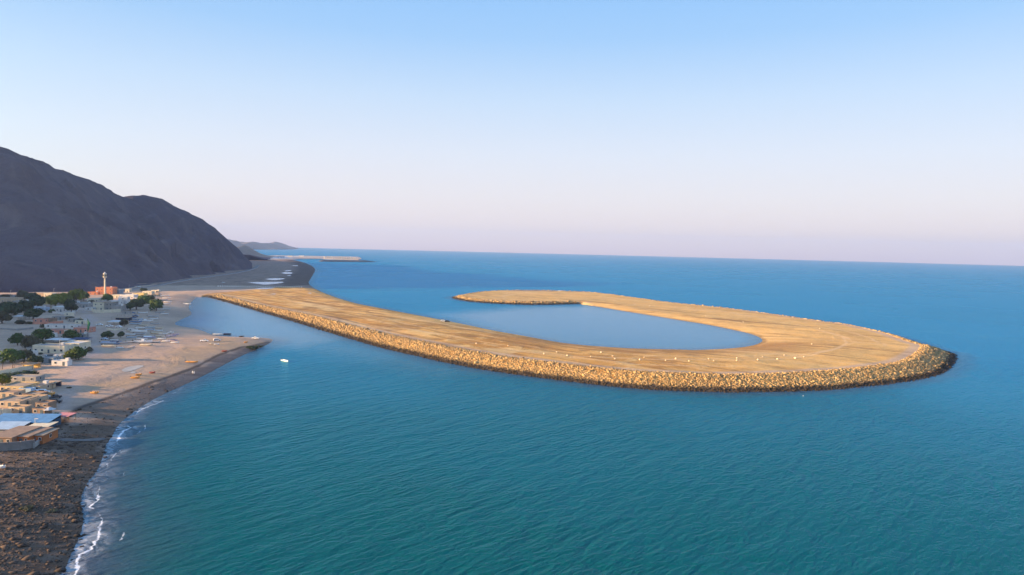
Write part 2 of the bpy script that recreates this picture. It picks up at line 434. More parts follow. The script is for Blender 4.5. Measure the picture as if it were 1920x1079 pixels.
deep = k.mix(k.rng(patch, .35, .65), (.000, .074, .058), (.000, .088, .086))
deep = k.mix(k.math('ADD', k.attr('open'), k.math('MULTIPLY', k.math('SUBTRACT', k.noise(.004, 3, .5, v), .5), .5), True), deep, (.000, .135, .265))
sh = k.math('ADD', shore, k.math('MULTIPLY', k.math('SUBTRACT', k.noise(.06, 5, .6, v), .5), 14.0))
col = k.mix(k.rng(sh, 2, 16, .75, 0), deep, (.055, .060, .085))
col = k.mix(k.math('MULTIPLY', k.rng(sh, 3, 30, .55, 0), surf), col, (.060, .052, .062))
# broken white water along the near shore
fn = k.noise(.16, 7, .68, k.coords((1, .8, 1), (0, 0, .3)), 1.6)
fl = k.math('ADD', shore, k.math('MULTIPLY', k.math('SUBTRACT', k.noise(.045, 5, .62, v), .5), 12.0))
l1 = k.math('SUBTRACT', 1.0, k.math('MULTIPLY', k.math('ABSOLUTE', k.math('SUBTRACT', fl, 3.2)), 1.0), True)
l2 = k.math('SUBTRACT', 1.0, k.math('MULTIPLY', k.math('ABSOLUTE', k.math('SUBTRACT', fl, 8.5)), .9), True)
gate = k.rng(k.noise(.022, 3, .5, v), .37, .52); gate2 = k.rng(k.noise(.03, 3, .5, k.coords((1, 1, 1), (0, 0, 1.0))), .52, .64)
fz = k.math('MAXIMUM', k.math('MULTIPLY', l1, gate), k.math('MULTIPLY', k.math('MULTIPLY', l2, .8), gate2))
fm = k.math('MULTIPLY', k.rng(k.math('ADD', k.math('MULTIPLY', fz, .55), k.math('MULTIPLY', fn, .9)), .72, .92), k.math('MULTIPLY', k.rng(fz, 0, .2), surf))
wash = k.math('MULTIPLY', k.math('MULTIPLY', k.rng(fl, 8, 1, 0, 1), gate), k.math('MULTIPLY', k.rng(fn, .42, .62, 0, .9), surf))
fm = k.math('MAXIMUM', fm, k.math('MULTIPLY', wash, .6))
col = k.mix(fm, col, (.80, .82, .85))
w1 = k.noise(.48, 3, .55, k.coords((.5, 1.3, 1), (0, 0, math.radians(42))), .5)
w2 = k.noise(.15, 4, .5, k.coords((.45, 1.4, 1), (0, 0, math.radians(50))), .4)
w3 = k.noise(.8, 2, .5, k.coords((.7, 1.2, 1), (0, 0, math.radians(-20))), .2)
hh = k.math('ADD', k.math('ADD', k.math('MULTIPLY', w1, 1.0), k.math('MULTIPLY', w2, 1.7)), k.math('MULTIPLY', w3, .35))
calm = k.math('MULTIPLY', k.rng(k.noise(.01, 3, .5, v), .35, .65, .55, 1.0), 1.0)
nrm = k.bump(k.math('MULTIPLY', k.math('MULTIPLY', hh, calm), k.rng(k.attr('sheltered'), 0, 1, 1, .22)), .56, 1.0)
nt.nodes.remove(b)
df = nt.nodes.new('ShaderNodeBsdfDiffuse'); gl = nt.nodes.new('ShaderNodeBsdfGlossy'); mx = nt.nodes.new('ShaderNodeMixShader'); fr = nt.nodes.new('ShaderNodeFresnel')
k.link(col, df.inputs['Color']); k.link(nrm, df.inputs['Normal']); k.link(nrm, gl.inputs['Normal']); k.link(nrm, fr.inputs['Normal']); fr.inputs['IOR'].default_value = 1.33
gl.inputs['Color'].default_value = (.40, .76, 1.0, 1); k.link(k.rng(fm, 0, 1, .18, .8), gl.inputs['Roughness'])
shl = k.attr('sheltered')
k.link(k.mix(shl, (.27, .72, 1.0), (.70, .87, 1.0)), gl.inputs['Color'])
fac = k.math('MULTIPLY', k.math('MINIMUM', k.math('MULTIPLY', fr.outputs[0], .85), k.rng(shl, 0, 1, .38, .70)), k.rng(fm, 0, 1, 1, .1))
k.link(fac, mx.inputs[0]); k.link(df.outputs[0], mx.inputs[1]); k.link(gl.outputs[0], mx.inputs[2])
k.link(mx.outputs[0], nt.nodes['Material Output'].inputs['Surface'])
fs = grid_faces(len(rr), len(ang), wrap=True)[:, ::-1]
vs = np.stack([Xs, Ys, np.zeros_like(Xs)], 1)
vs = np.vstack([vs, [(0, 0, 0)]])
me = mesh_np('sea', vs, fs, mw, dict(shore=np.append(dmin, 100), surf=np.append(surf_k, 0), sheltered=np.append(shelter, 0), open=np.append(sstep(150, 620, np.hypot(Xs, Ys)), 0)), True)
obj('sea', me, kind='structure')

# ------------------------------------------------------------------ mountains
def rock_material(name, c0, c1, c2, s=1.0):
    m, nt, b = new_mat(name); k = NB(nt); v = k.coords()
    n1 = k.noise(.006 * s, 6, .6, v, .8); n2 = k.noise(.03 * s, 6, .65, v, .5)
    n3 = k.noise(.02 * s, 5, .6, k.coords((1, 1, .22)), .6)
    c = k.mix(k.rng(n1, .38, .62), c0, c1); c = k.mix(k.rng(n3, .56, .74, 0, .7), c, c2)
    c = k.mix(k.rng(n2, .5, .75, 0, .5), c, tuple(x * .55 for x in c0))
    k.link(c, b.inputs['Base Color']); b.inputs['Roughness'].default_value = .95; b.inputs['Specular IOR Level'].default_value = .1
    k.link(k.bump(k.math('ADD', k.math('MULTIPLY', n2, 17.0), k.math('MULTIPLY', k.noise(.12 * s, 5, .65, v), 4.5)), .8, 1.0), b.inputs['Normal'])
    return m
def resample(pts, n):
    pts = np.asarray(pts, float); d = np.r_[0, np.cumsum(np.linalg.norm(np.diff(pts, axis=0), axis=1))]
    t = np.linspace(0, d[-1], n); return np.stack([np.interp(t, d, pts[:, i]) for i in range(pts.shape[1])], 1)
def loft(name, base, ridge, back_off, mat, n=300, nf=90, nb=30, gully=18.0, gscale=120.0, seed=7, pair=False):
    """front face from base line to ridge line, then a back face falling behind it"""
    if pair:
        q = np.linspace(0, len(base) - 1, n); ix = np.arange(len(base))
        B = np.stack([np.interp(q, ix, np.asarray(base, float)[:, i]) for i in range(3)], 1)
        Rg = np.stack([np.interp(q, ix, np.asarray(ridge, float)[:, i]) for i in range(3)], 1)
    else: B, Rg = resample(base, n), resample(ridge, n)
    back = Rg + np.asarray(back_off, float); back[:, 2] = -3
    rows = []
    for t in np.linspace(0, 1, nf):
        p = B * (1 - t) + Rg * t
        p[:, 2] = B[:, 2] + (Rg[:, 2] - B[:, 2]) * t ** (.84 + .30 * sstep(850, 950, p[:, 1]))
        g = fbm(p[:, 0] + p[:, 2] * .3, p[:, 1] + p[:, 2] * .35, gscale, seed, 5)
        rid = (1 - 2 * np.abs(fbm(p[:, 0] - p[:, 2] * .2, p[:, 1], gscale * .8, seed + 9, 3))) - .6
        amp = np.minimum(1, t / .1) * np.minimum(1, (1 - t) / .22) * (.06 + .94 * sstep(900, 1180, p[:, 1]))
        p[:, 2] += amp * gully * (g * 1.1 + rid * .95) * np.minimum(1, Rg[:, 2] / 90.)
        rows.append(p)
    jag = fbm(Rg[:, 0], Rg[:, 1], gscale * .25, seed + 3, 3) * gully * .17 * np.minimum(1, Rg[:, 2] / 60.)
    rows[-1][:, 2] += jag
    for t in np.linspace(0, 1, nb)[1:]:
        p = rows[nf - 1] * (1 - t) + back * t
        p[:, 2] += fbm(p[:, 0], p[:, 1], gscale, seed + 5, 4) * gully * np.sin(math.pi * t)
        rows.append(p)
    V = np.vstack(rows)
    return obj(name, mesh_np(name, V, grid_faces(len(rows), n), mat, None, True), kind='structure')

def Gp(px, py):
    g = G(px, py); return (g.x, g.y, g.z - 1.0)
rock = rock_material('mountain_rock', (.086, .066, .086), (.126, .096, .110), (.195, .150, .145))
m_pairs = [((-945, 882, 2), (-945, 905, 8)), ((-900, 868, 2), (-948, 942, 100)), ((-770, 838, 3), (-955, 990, 196)), (Gp(0, 549), (-935, 1035, 222)), (Gp(87, 547.6), (-932, 1100, 240)), (Gp(175, 547.6), at_depth(13, 276.6, 1160)),
           (Gp(205, 545), at_depth(58, 298, 1230)), (Gp(233, 542), at_depth(117, 321, 1330)), (Gp(255, 539), at_depth(169, 336.5, 1430)), (Gp(277, 536), at_depth(207, 358, 1500)), (Gp(300, 531.5), at_depth(231, 368.6, 1560)),
           (Gp(321, 527), at_depth(251, 366, 1580)), (Gp(340, 524), at_depth(277, 366.6, 1610)), (Gp(360, 521), at_depth(292, 369.5, 1640)), (Gp(380, 518), at_depth(341.6, 393, 1710)), (Gp(400, 515), at_depth(368, 407.4, 1750)),
           (Gp(420, 512.7), at_depth(403, 427, 1790)), (Gp(438, 510.5), at_depth(423, 445.4, 1815)), (Gp(455, 507.5), at_depth(444, 464.4, 1840)), (Gp(465, 506), at_depth(461, 482, 1855)), (Gp(473, 504.5), at_depth(473, 494, 1870)),
           ((-760, 1960, 2), (-790, 1990, 4)), ((-900, 2060, 2), (-900, 2070, 2))]
m_base, m_ridge = [q[0] for q in m_pairs], [q[1] for q in m_pairs]
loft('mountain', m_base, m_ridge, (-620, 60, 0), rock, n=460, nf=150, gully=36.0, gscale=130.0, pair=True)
# the shoulder of the same range that runs behind the village and keeps the low sun off it
h_ridge = [(-800, -700, 60), (-800, -320, 60), (-800, -20, 72), (-800, 120, 100), (-800, 210, 125), (-800, 300, 124), (-800, 474, 112), (-800, 600, 95), (-805, 680, 72), (-808, 735, 46), (-810, 770, 6)]
h_base = [(-560, -700, 1), (-560, -320, 1), (-570, -20, 1), (-590, 120, 1), (-610, 210, 1), (-630, 300, 1), (-660, 474, 1), (-690, 600, 1), (-720, 680, 1), (-760, 735, 1), (-795, 772, 1)]
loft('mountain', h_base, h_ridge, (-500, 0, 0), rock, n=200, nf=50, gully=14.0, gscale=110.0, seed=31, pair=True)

loft('mountain', [(-1240, 930, 1), (-1200, 1030, 1), (-1150, 1300, 1), (-1150, 1900, 1), (-1150, 2300, 1), (-1150, 2560, 1)], [(-1500, 930, 330), (-1480, 1030, 370), (-1430, 1300, 280), (-1420, 1900, 235), (-1400, 2250, 215), (-1350, 2560, 90)], (-500, 0, 0), rock, n=120, nf=40, gully=14.0, gscale=130.0, seed=41, pair=True)  # range out of view, added to shade the far plain and the peak
peach = rock_material('far_hill_rock', (.34, .235, .175), (.40, .28, .20), (.30, .20, .16), .5)
blue_rock = rock_material('distant_rock', (.15, .115, .10), (.19, .14, .12), (.24, .18, .15), .3)
def far_hill(name, sky, Y, base_py, mat, dx=0, gully=20, seed=3, back=800, gs=200):
    rid = [at_depth(x, y, Y) for x, y in sky]
    bas = [(p[0] + dx, P(x, base_py, 0)[1], -2) for p, (x, y) in zip(rid, sky)]
    return loft(name, bas, rid, (-back * .3, back, 0), mat, n=140, nf=50, nb=16, gully=gully, gscale=gs, seed=seed, pair=True)
far_hill('far_hill', [(425,486),(432,478),(440,470),(448,463.5),(458,460),(466,462.5),(474,467.5),(483,473),(493,478),(503,481.5),(515,485)], 3250, 488.2, peach, gully=5, seed=4, gs=120)
far_hill('far_hill', [(425,487),(440,482),(455,478),(468,478.5),(478,482),(488,484.5),(496,487)], 2700, 488.5, rock, gully=10, seed=9, gs=90)
far_hill('distant_mountains', [(380,468),(400,455),(418,449.5),(431,452.5),(443,451),(454,456),(468,459.5),(478,459),(489,457.5),(500,457.5),(508,456.3),(518,460),(528,463),(540,465.5),(556,467)], 9500, 473, blue_rock, gully=90, seed=5, back=2500, gs=700)

# low far shore with the harbour flats
def flat_patch(name, pts, z, mat, kind='structure', thick=1.2):
    mb = MB(); w = [P(x, y, z) for x, y in pts]; mb.prism([(p[0], p[1]) for p in w][::1], z - thick, z)
    me = mb.mesh(name, mat); bm = bmesh.new(); bm.from_mesh(me); bmesh.ops.recalc_face_normals(bm, faces=bm.faces); bm.to_mesh(me); bm.free()
    o = obj(name, me); o['kind'] = kind; return o
harbour_sand = simple('harbour_sand', (.42, .35, .31), .95, .25, .01)
pale_salt = simple('pale_flat', (.62, .58, .58), .6, .1, .02)
flat_patch('far_shore', [(470,487.2),(520,487),(548,486.8),(560,485.6),(580,485),(606,485.4),(640,486.4),(672,487.2),(678,485),(672,481.8),(640,481),(606,480.6),(580,480),(556,479.8),(530,479.2),(500,479.4),(470,481)], 2.5, harbour_sand, thick=3)
for pts in ([(494,484.6),(515,485.2),(545,484.8),(552,483.4),(530,482.6),(505,482.8)], [(520,481.8),(548,481.7),(572,481.2),(560,480.5),(530,480.6)]):
    flat_patch('pale_flat', pts, 2.9, pale_salt, thick=.3)

# ------------------------------------------------------------------ tidal pools and other flat sheets
pool_m, nt, b = new_mat('shallow_pool'); k = NB(nt)
k.link(k.mix(k.rng(k.noise(.08, 4, .6, k.coords()), .4, .7), (.42, .40, .44), (.56, .53, .55)), b.inputs['Base Color']); b.inputs['Roughness'].default_value = .25  # pale lavender base puts the reflected sky into the pool colour
def ground_sheet(name, pts, mat, lift=.06, jag=.0, n=5):
    """a thin sheet following the height field"""
    px = np.array(pts, float); c = px.mean(0)
    ring = smooth_line(np.vstack([px, px[:1]]), 2)[:-1]
    vs, fs = [], []
    m = len(ring)
    for s in np.linspace(1, .0, n)[:-1]:
        for q in ring:
            p = c + (q - c) * s; g = G(*p); vs.append((g.x, g.y, g.z + lift))
    g = G(*c); vs.append((g.x, g.y, g.z + lift))
    for r in range(n - 2):
        for j in range(m): fs.append((r * m + j, r * m + (j + 1) % m, (r + 1) * m + (j + 1) % m, (r + 1) * m + j))
    for j in range(m): fs.append(((n - 2) * m + j, (n - 2) * m + (j + 1) % m, len(vs) - 1))
    me = bpy.data.meshes.new(name); me.from_pydata(vs, [], fs); me.update(); me.materials.append(mat)
    bm = bmesh.new(); bm.from_mesh(me); bmesh.ops.recalc_face_normals(bm, faces=bm.faces)
    if sum(f.normal.z for f in bm.faces) < 0: bmesh.ops.reverse_faces(bm, faces=bm.faces)
    bm.to_mesh(me); bm.free()
    return obj(name, me, kind='structure')
for pts in ([(464,530.4),(480,529.2),(505,529),(533,528.6),(531,531),(512,533),(498,534.6),(482,532.6)],
            [(497,523.6),(512,522),(535,522.2),(533,524),(516,526),(506,525.4)],
            [(526,512),(540,510.2),(550,512),(545,514.4),(533,514)], [(530,508.2),(545,506.6),(548,508),(536,509)], [(535,517.6),(546,516.2),(545,518)],
            [(544,498.6),(560,497.6),(558,499.2)],
            [(476,541.6),(495,540),(518,540),(508,542),(490,542.6)], [(504,552),(516,551),(518,552.6)], [(575,550),(585,549.4),(583,551)]):
    ground_sheet('tidal_pool', pts, pool_m, .12)
slab_m = simple('pale_slab', (.52, .46, .39), .9, .12, .3)
ground_sheet('pale_sand_patch', [(228,694),(240,688),(262,685),(272,686.5),(258,692),(244,697),(230,698)], slab_m, .08)
ground_sheet('pale_sand_patch', [(243,699),(252,696.5),(256,699),(248,701)], slab_m, .08)
conc = simple('old_concrete', (.24, .215, .20), .9, .25, .4)
ground_sheet('slipway', [(90,822),(120,824.5),(160,825),(194,821.5),(201,824),(188,828),(150,829),(110,828)], simple('slipway_concrete', (.17, .15, .14), .95, .3, .3), .2)

# road at the mountain foot
road_m = simple('road_asphalt', (.17, .15, .145), .9, .15, .05)
kerb_m = simple('guard_rail_paint', (.34, .32, .32), .7, .08, .1)
rp = [G(x, y) for x, y in ((225,547),(262,541),(290,537),(321,530.5),(350,525.5),(380,521),(410,517),(438,513),(462,508.5),(478,503),(484,498))]
rp = resample([(p.x, p.y, p.z) for p in rp], 60)
def strip(name, line, off0, off1, lift, mat, thick=0.0):
    d = np.gradient(line[:, :2], axis=0); d /= np.linalg.norm(d, axis=1)[:, None] + 1e-9; nrm = np.stack([d[:, 1], -d[:, 0]], 1)
    a = line[:, :2] + nrm * off0; bq = line[:, :2] + nrm * off1
    za = np.maximum(hfast(a[:, 0], a[:, 1]), hfast(bq[:, 0], bq[:, 1])) + lift
    V = np.vstack([np.c_[a, za], np.c_[bq, za]]); n = len(line)
    f = [(i, n + i, n + i + 1, i + 1) for i in range(n - 1)]
    if thick:
        V = np.vstack([V, V - (0, 0, thick)]); m2 = 2 * n
        f += [(i, i + 1, m2 + i + 1, m2 + i) for i in range(n - 1)] + [(n + i, m2 + n + i, m2 + n + i + 1, n + i + 1) for i in range(n - 1)]
    me = bpy.data.meshes.new(name); me.from_pydata([tuple(v) for v in V], [], f); me.update(); me.materials.append(mat)
    return obj(name, me)
strip('road', rp, -5, 5, .5, road_m, 1.5)['kind'] = 'structure'
tag(strip('guard_rail', rp, 5.3, 6.0, 1.5, kerb_m, 2.4), 'long pale guard rail beside the road at the foot of the mountain', 'guard rail')

# ------------------------------------------------------------------ rock armour round the spit
def rock_shapes(n, seed):
    out = []
    bm = bmesh.new(); bmesh.ops.create_icosphere(bm, subdivisions=1, radius=1.0)
    V0 = np.array([v.co[:] for v in bm.verts]); F0 = np.array([[v.index for v in f.verts] for f in bm.faces]); bm.free()
    g = np.random.default_rng(seed)
    for _ in range(n):
        V = V0 * (1 + g.uniform(-.28, .22, (len(V0), 1))); V *= g.uniform(.7, 1.25, (1, 3)); out.append(V)
    return out, F0
RV, RF = rock_shapes(24, 2)
def rand_rot(g, n):
    q = g.normal(size=(n, 4)); q /= np.linalg.norm(q, axis=1)[:, None]; w, x, y, z = q.T
    return np.stack([np.stack([1 - 2 * (y * y + z * z), 2 * (x * y - z * w), 2 * (x * z + y * w)], -1),
                     np.stack([2 * (x * y + z * w), 1 - 2 * (x * x + z * z), 2 * (y * z - x * w)], -1),
                     np.stack([2 * (x * z - y * w), 2 * (y * z + x * w), 1 - 2 * (x * x + y * y)], -1)], 1)
def rocks_mesh(name, pos, size, mat, g, flat=.8):
    n = len(pos); var = g.integers(0, len(RV), n)
    V = np.stack(RV)[var] * size[:, None, None]
    V = np.einsum('nij,nkj->nki', rand_rot(g, n), V); V[:, :, 2] *= flat
    V = V + pos[:, None, :]
    F = RF[None] + (np.arange(n) * len(RV[0]))[:, None, None]
    tone = np.repeat(g.random(n), len(RV[0]))
    return mesh_np(name, V.reshape(-1, 3), F.reshape(-1, 3), mat, dict(tone=tone))
def boulder_material(name, lo, hi, wetc, z0, z1, use_obj=False):
    m, nt, b = new_mat(name); k = NB(nt)
    if use_obj: t = nt.nodes.new('ShaderNodeObjectInfo').outputs['Random']
    else: t = k.attr('tone')
    c = k.mix(t, lo, hi)
    geo = nt.nodes.new('ShaderNodeNewGeometry'); sp = nt.nodes.new('ShaderNodeSeparateXYZ'); k.link(geo.outputs['Position'], sp.inputs[0])
    n = k.noise(.15, 3, .6, geo.outputs['Position'])
    zz = k.math('ADD', sp.outputs['Z'], k.math('MULTIPLY', k.math('SUBTRACT', n, .5), 1.6))
    c = k.mix(k.rng(zz, z0, z1, 1, 0), c, wetc)
    n2 = k.noise(1.2, 4, .6, geo.outputs['Position']); c = k.mix(k.rng(n2, .5, .8, 0, .4), c, tuple(x * .5 for x in lo))
    k.link(c, b.inputs['Base Color']); b.inputs['Roughness'].default_value = .9; b.inputs['Specular IOR Level'].default_value = .2
    return m
arm_rock = boulder_material('armour_rock', (.19, .12, .05), (.56, .375, .165), (.038, .027, .017), 1.1, 2.0)
arm_rock_o = boulder_material('armour_boulder', (.19, .12, .05), (.56, .375, .165), (.038, .027, .017), 1.1, 2.0, True)
g = np.random.default_rng(8)
seg = np.diff(s_arm, axis=0); sl = np.linalg.norm(seg, axis=1)
pos, size = [], []
for i in range(len(seg)):
    mid = (s_arm[i] + s_arm[i + 1]) / 2; far = np.hypot(*mid)
    cr = 6.4 - 3.2 * float(sstep(480, 800, np.array(mid[1])))
    w = cr * 3.2
    spc = .76 if far < 520 else (1.0 if far < 760 else 1.4)
    n = int(sl[i] * (w + 3) / spc ** 2)
    nr = np.array((seg[i][1], -seg[i][0])) / sl[i]
    if not inside(np.array([mid[0] + nr[0] * 3]), np.array([mid[1] + nr[1] * 3]), POLY)[0]: nr = -nr
    t = g.random(n); d = g.uniform(-2, w + 1, n)
    pos.append(s_arm[i] + seg[i] * t[:, None] + nr * d[:, None]); size.append(spc * np.clip(g.lognormal(-.58, .34, n), .28, 1.2) * np.where(g.random(n) < .02, 1.4, 1))
pos = np.vstack(pos); size = np.concatenate(size)
z = hfast(pos[:, 0], pos[:, 1]); ok = z > -.9
pos = np.c_[pos, z + .05][ok]; size = size[ok]
rev = thing('rock_revetment', 'long bank of golden armour rocks around the curved sand spit', 'rock bank')
show = size / np.hypot(pos[:, 0], pos[:, 1]) * (pos[:, 2] > .6) * (np.abs(pos[:, 0] / pos[:, 1]) < .7)
order = np.argsort(-show)
big, rest = order[:298], order[298:]
st = obj('small_rocks', rocks_mesh('armour_rocks', pos[rest], size[rest], arm_rock, g), rev); st['kind'] = 'stuff'
bmeshes = []
for i in range(12):
    bmeshes.append(mesh_np('boulder', RV[i] * (1, 1, .85), RF, arm_rock_o))
for i in big:
    o = obj('boulder', bmeshes[R.randrange(12)], rev); o.location = pos[i]; s = float(size[i]); o.scale = (s, s, s)
    o.rotation_euler = (R.uniform(-.6, .6), R.uniform(-.6, .6), R.uniform(0, 6.28))

# weedy brown rocks on the near shore
shore_rock = boulder_material('shore_rock', (.050, .034, .026), (.115, .080, .060), (.030, .024, .02), .2, .7)
n = 42000
Yc = 100 * (330 / 100.) ** g.random(n); Xc = Yc * g.uniform(-.80, -.28, n)
sdk = sdist(Xc, Yc, dark_poly); zc, _, d1, _, insc = height(Xc, Yc, True)
okr = (sdk > 0) & (zc > -.35) & (g.random(n) < .35 + 1.2 * np.clip(fbm(Xc, Yc, 16., 77, 3) + .25, 0, 1)) & ((g.random(n) < .5) | (d1 < 30))
okr &= (Yc < 250) | (g.random(n) < .35)
pp = np.c_[Xc, Yc, zc][okr]; ss = np.clip(g.lognormal(-1.5, .6, len(pp)), .1, 1.3)
obj('shore_rocks', rocks_mesh('shore_rocks', pp, ss, shore_rock, g, .42), kind='stuff')

# ------------------------------------------------------------------ breakwater and harbour houses far away
dark_rock = simple('breakwater_rock', (.11, .10, .10), .95, .3, .05)
p0, p1 = P(597, 490.6, 0), P(707, 491.6, 0)
br = thing('breakwater', 'long low dark breakwater lying off the far harbour', 'breakwater', ((p0[0] + p1[0]) / 2, (p0[1] + p1[1]) / 2, 0))
L = np.linalg.norm(p1 - p0); ang_b = math.atan2(p1[1] - p0[1], p1[0] - p0[0]); br.rotation_euler = (0, 0, ang_b)
nx_, ny_ = 90, 9; V = []
for i in range(nx_):
    a = i / (nx_ - 1); wv = 26 * math.sin(math.pi * min(1, max(0.0, a))) ** .3 + 2
    hz = 7.0 * min(1, a / .06, (1 - a) / .25) ** .7
    for j in range(ny_):
        s = j / (ny_ - 1) * 2 - 1
        V.append(((a - .5) * L, s * wv, -1.5 + (hz + 1.5) * (1 - abs(s) ** 1.6) + (g.random() - .5) * 1.2))
obj('mound', mesh_np('breakwater', np.array(V), grid_faces(nx_, ny_)[:, ::1], dark_rock), br)

white_wall = simple('white_render', (.74, .70, .66), .85, .08, .5)
glass_m = simple('dark_window', (.035, .04, .045), .25, .1, 1)
roof_pale = simple('pale_roof', (.42, .39, .37), .9, .15, .4)
g1 = 'white houses lined up on the far harbour mole'
hx = [609, 614, 618.5, 623, 627, 631.5, 636, 640, 644.5, 649, 653, 657.5, 662, 666, 670]
proto = None
for i, x in enumerate(hx):
    p = P(x, 485.2 + (x - 609) * .022, 2.5)
    if proto is None:
        proto = thing('harbour_house', 'small white house in the row on the far harbour mole', 'house', group=g1)
        MB().box(-4.6, 4.6, -5, 5, 0, 9).build('wall', white_wall, proto)
        MB().box(-4.9, 4.9, -5.3, 5.3, 9, 9.7).build('roof', roof_pale, proto)
        for xx in (-2.6, 0, 2.6):
            for zz in (1.5, 5.4): MB().box(xx - .8, xx + .8, -5.12, -4.9, zz, zz + 2).build('window', glass_m, proto)
        o = proto
    else: o = copy_tree(proto)
    o.location = (p[0], p[1], 2.4); o.scale = (1, 1, R.uniform(.85, 1.2)); o.rotation_euler.z = R.uniform(-.1, .1)
for i, (x, y, w, lab) in enumerate([(528, 483.2, 16, 'long pale shed on the flats west of the harbour mole'), (545, 482.4, 12, 'pale warehouse between the long shed and the harbour houses'), (566, 481.8, 14, 'low pale block standing where the harbour mole begins')]):
    p = P(x, y, 2.5); t = thing('harbour_shed', lab, 'shed', (p[0], p[1], 2.4))
    MB().box(-w, w, -7, 7, 0, 6).build('wall', white_wall, t); MB().box(-w - .4, w + .4, -7.4, 7.4, 6, 6.8).build('roof', roof_pale, t)
    for q in range(4): MB().box(-w + (q + .3) * w / 2, -w + (q + .7) * w / 2, -7.1, -6.9, 0.3, 3.6).build('door', glass_m, t)

# ------------------------------------------------------------------ village: materials
def wallm(name, col): return simple(name, col, .92, .16, .5)
W_WHITE = wallm('whitewash', (.66, .62, .58)); W_CREAM = wallm('cream_render', (.70, .61, .45)); W_TAN = wallm('tan_block', (.50, .37, .25))
W_SALMON = wallm('salmon_render', (.60, .27, .19)); W_ORANGE = wallm('orange_render', (.66, .24, .12)); W_YELLOW = wallm('yellow_render', (.66, .50, .20))
W_GREY = wallm('grey_block', (.32, .30, .28)); W_BROWN = wallm('brown_block', (.30, .20, .14)); W_RUST = wallm('rust_panel', (.46, .15, .05)); W_BLUEW = wallm('dark_blue_panel', (.03, .08, .14))
R_TAN = simple('tan_roof', (.36, .27, .20), .9, .2, .5); R_BROWN = simple('brown_roof', (.30, .205, .15), .9, .22, .6); R_GREY = simple('grey_roof', (.30, .28, .27), .9, .2, .5)
R_WHITE = simple('white_roof', (.60, .58, .57), .85, .12, .5); R_BLUE = simple('blue_sheet', (.11, .26, .46), .6, .18, .5); R_SKY = simple('pale_blue_sheet', (.38, .50, .62), .6, .15, .6); R_RED = simple('red_roof', (.50, .17, .12), .9, .2, .6)
T_PINK = simple('pink_awning', (.62, .25, .25), .8, .12, 1.); T_GREEN = simple('green_cloth', (.05, .22, .10), .85, .15, .6); D_METAL = simple('dark_metal', (.06, .06, .065), .6, .15, 1.); WOOD = simple('weathered_wood', (.24, .17, .11), .9, .2, 1.)
DOOR = simple('door_paint', (.09, .12, .14), .6, .15, 1.); NAVY = simple('navy_tarp', (.03, .05, .12), .8, .2, 1.)

# ------------------------------------------------------------------ builders
def window(root, x, y, z, w, h, face='front', fr_mat=None):
    if face == 'front': f = MB().box(x - w / 2, x + w / 2, y - .07, y + .02, z, z + h); p = MB().box(x - w / 2 + .12, x + w / 2 - .12, y - .085, y - .06, z + .12, z + h - .12)
    else: f = MB().box(x - .02, x + .07, y - w / 2, y + w / 2, z, z + h); p = MB().box(x + .06, x + .085, y - w / 2 + .12, y + w / 2 - .12, z + .12, z + h - .12)
    fo = f.build('window', fr_mat or W_WHITE, root); p.build('pane', glass_m, fo)
def house(label, x0, x1, yb, hpx, dep, wall=W_TAN, roof=R_TAN, win=2, door=True, rot=0.0, storeys=1, name='house', cat='house', parapet=.45, overhang=0.0, tank=False):
    g0 = G((x0 + x1) / 2, yb); s = mpp(g0)
    w, h = (x1 - x0) * s, max(2.6, hpx * s)
    t = thing(name, label, cat, (g0.x, g0.y + .0, g0.z - .3), rot)
    h += .3
    q = .22
    m = MB()
    m.box(-w / 2, w / 2, 0, q, 0, h).box(-w / 2, w / 2, dep - q, dep, 0, h).box(-w / 2, -w / 2 + q, q, dep - q, 0, h).box(w / 2 - q, w / 2, q, dep - q, 0, h)
    m.build('wall', wall, t)
    if overhang: MB().box(-w / 2 - overhang, w / 2 + overhang, -overhang, dep + overhang, h + .003, h + .28).build('roof', roof, t)
    else: MB().box(-w / 2 + q + .003, w / 2 - q - .003, q + .003, dep - q - .003, h - parapet - .25, h - parapet).build('roof', roof, t)
    sh = (h - .3) / storeys
    for st in range(storeys):
        for i in range(win):
            xx = -w / 2 + w * (i + .5) / win
            if st == 0 and door and i == win // 2: continue
            if sh > 2.2: window(t, xx, 0, .3 + st * sh + min(1.0, sh * .35), min(1.3, w / win * .5), min(1.3, sh * .45))
        if dep > 5 and win: window(t, w / 2, dep * .5, .3 + st * sh + min(1.0, sh * .35), 1.2, min(1.3, sh * .45), 'side')
    if door:
        xx = -w / 2 + w * (win // 2 + .5) / max(win, 1)
        d = MB().box(xx - .55, xx + .55, -.06, .02, .3, 2.35).build('door', DOOR, t)
        MB().box(xx + .35, xx + .43, -.11, -.06, 1.2, 1.3).build('handle', D_METAL, d)
    if tank or (w > 7 and not overhang and R.random() < .45):
        k_ = MB().box(w * .2, w * .2 + 1.6, dep * .55, dep * .55 + 1.6, h - parapet + .003, h - parapet + 1.5).build('water_tank', W_WHITE, t)
    return t
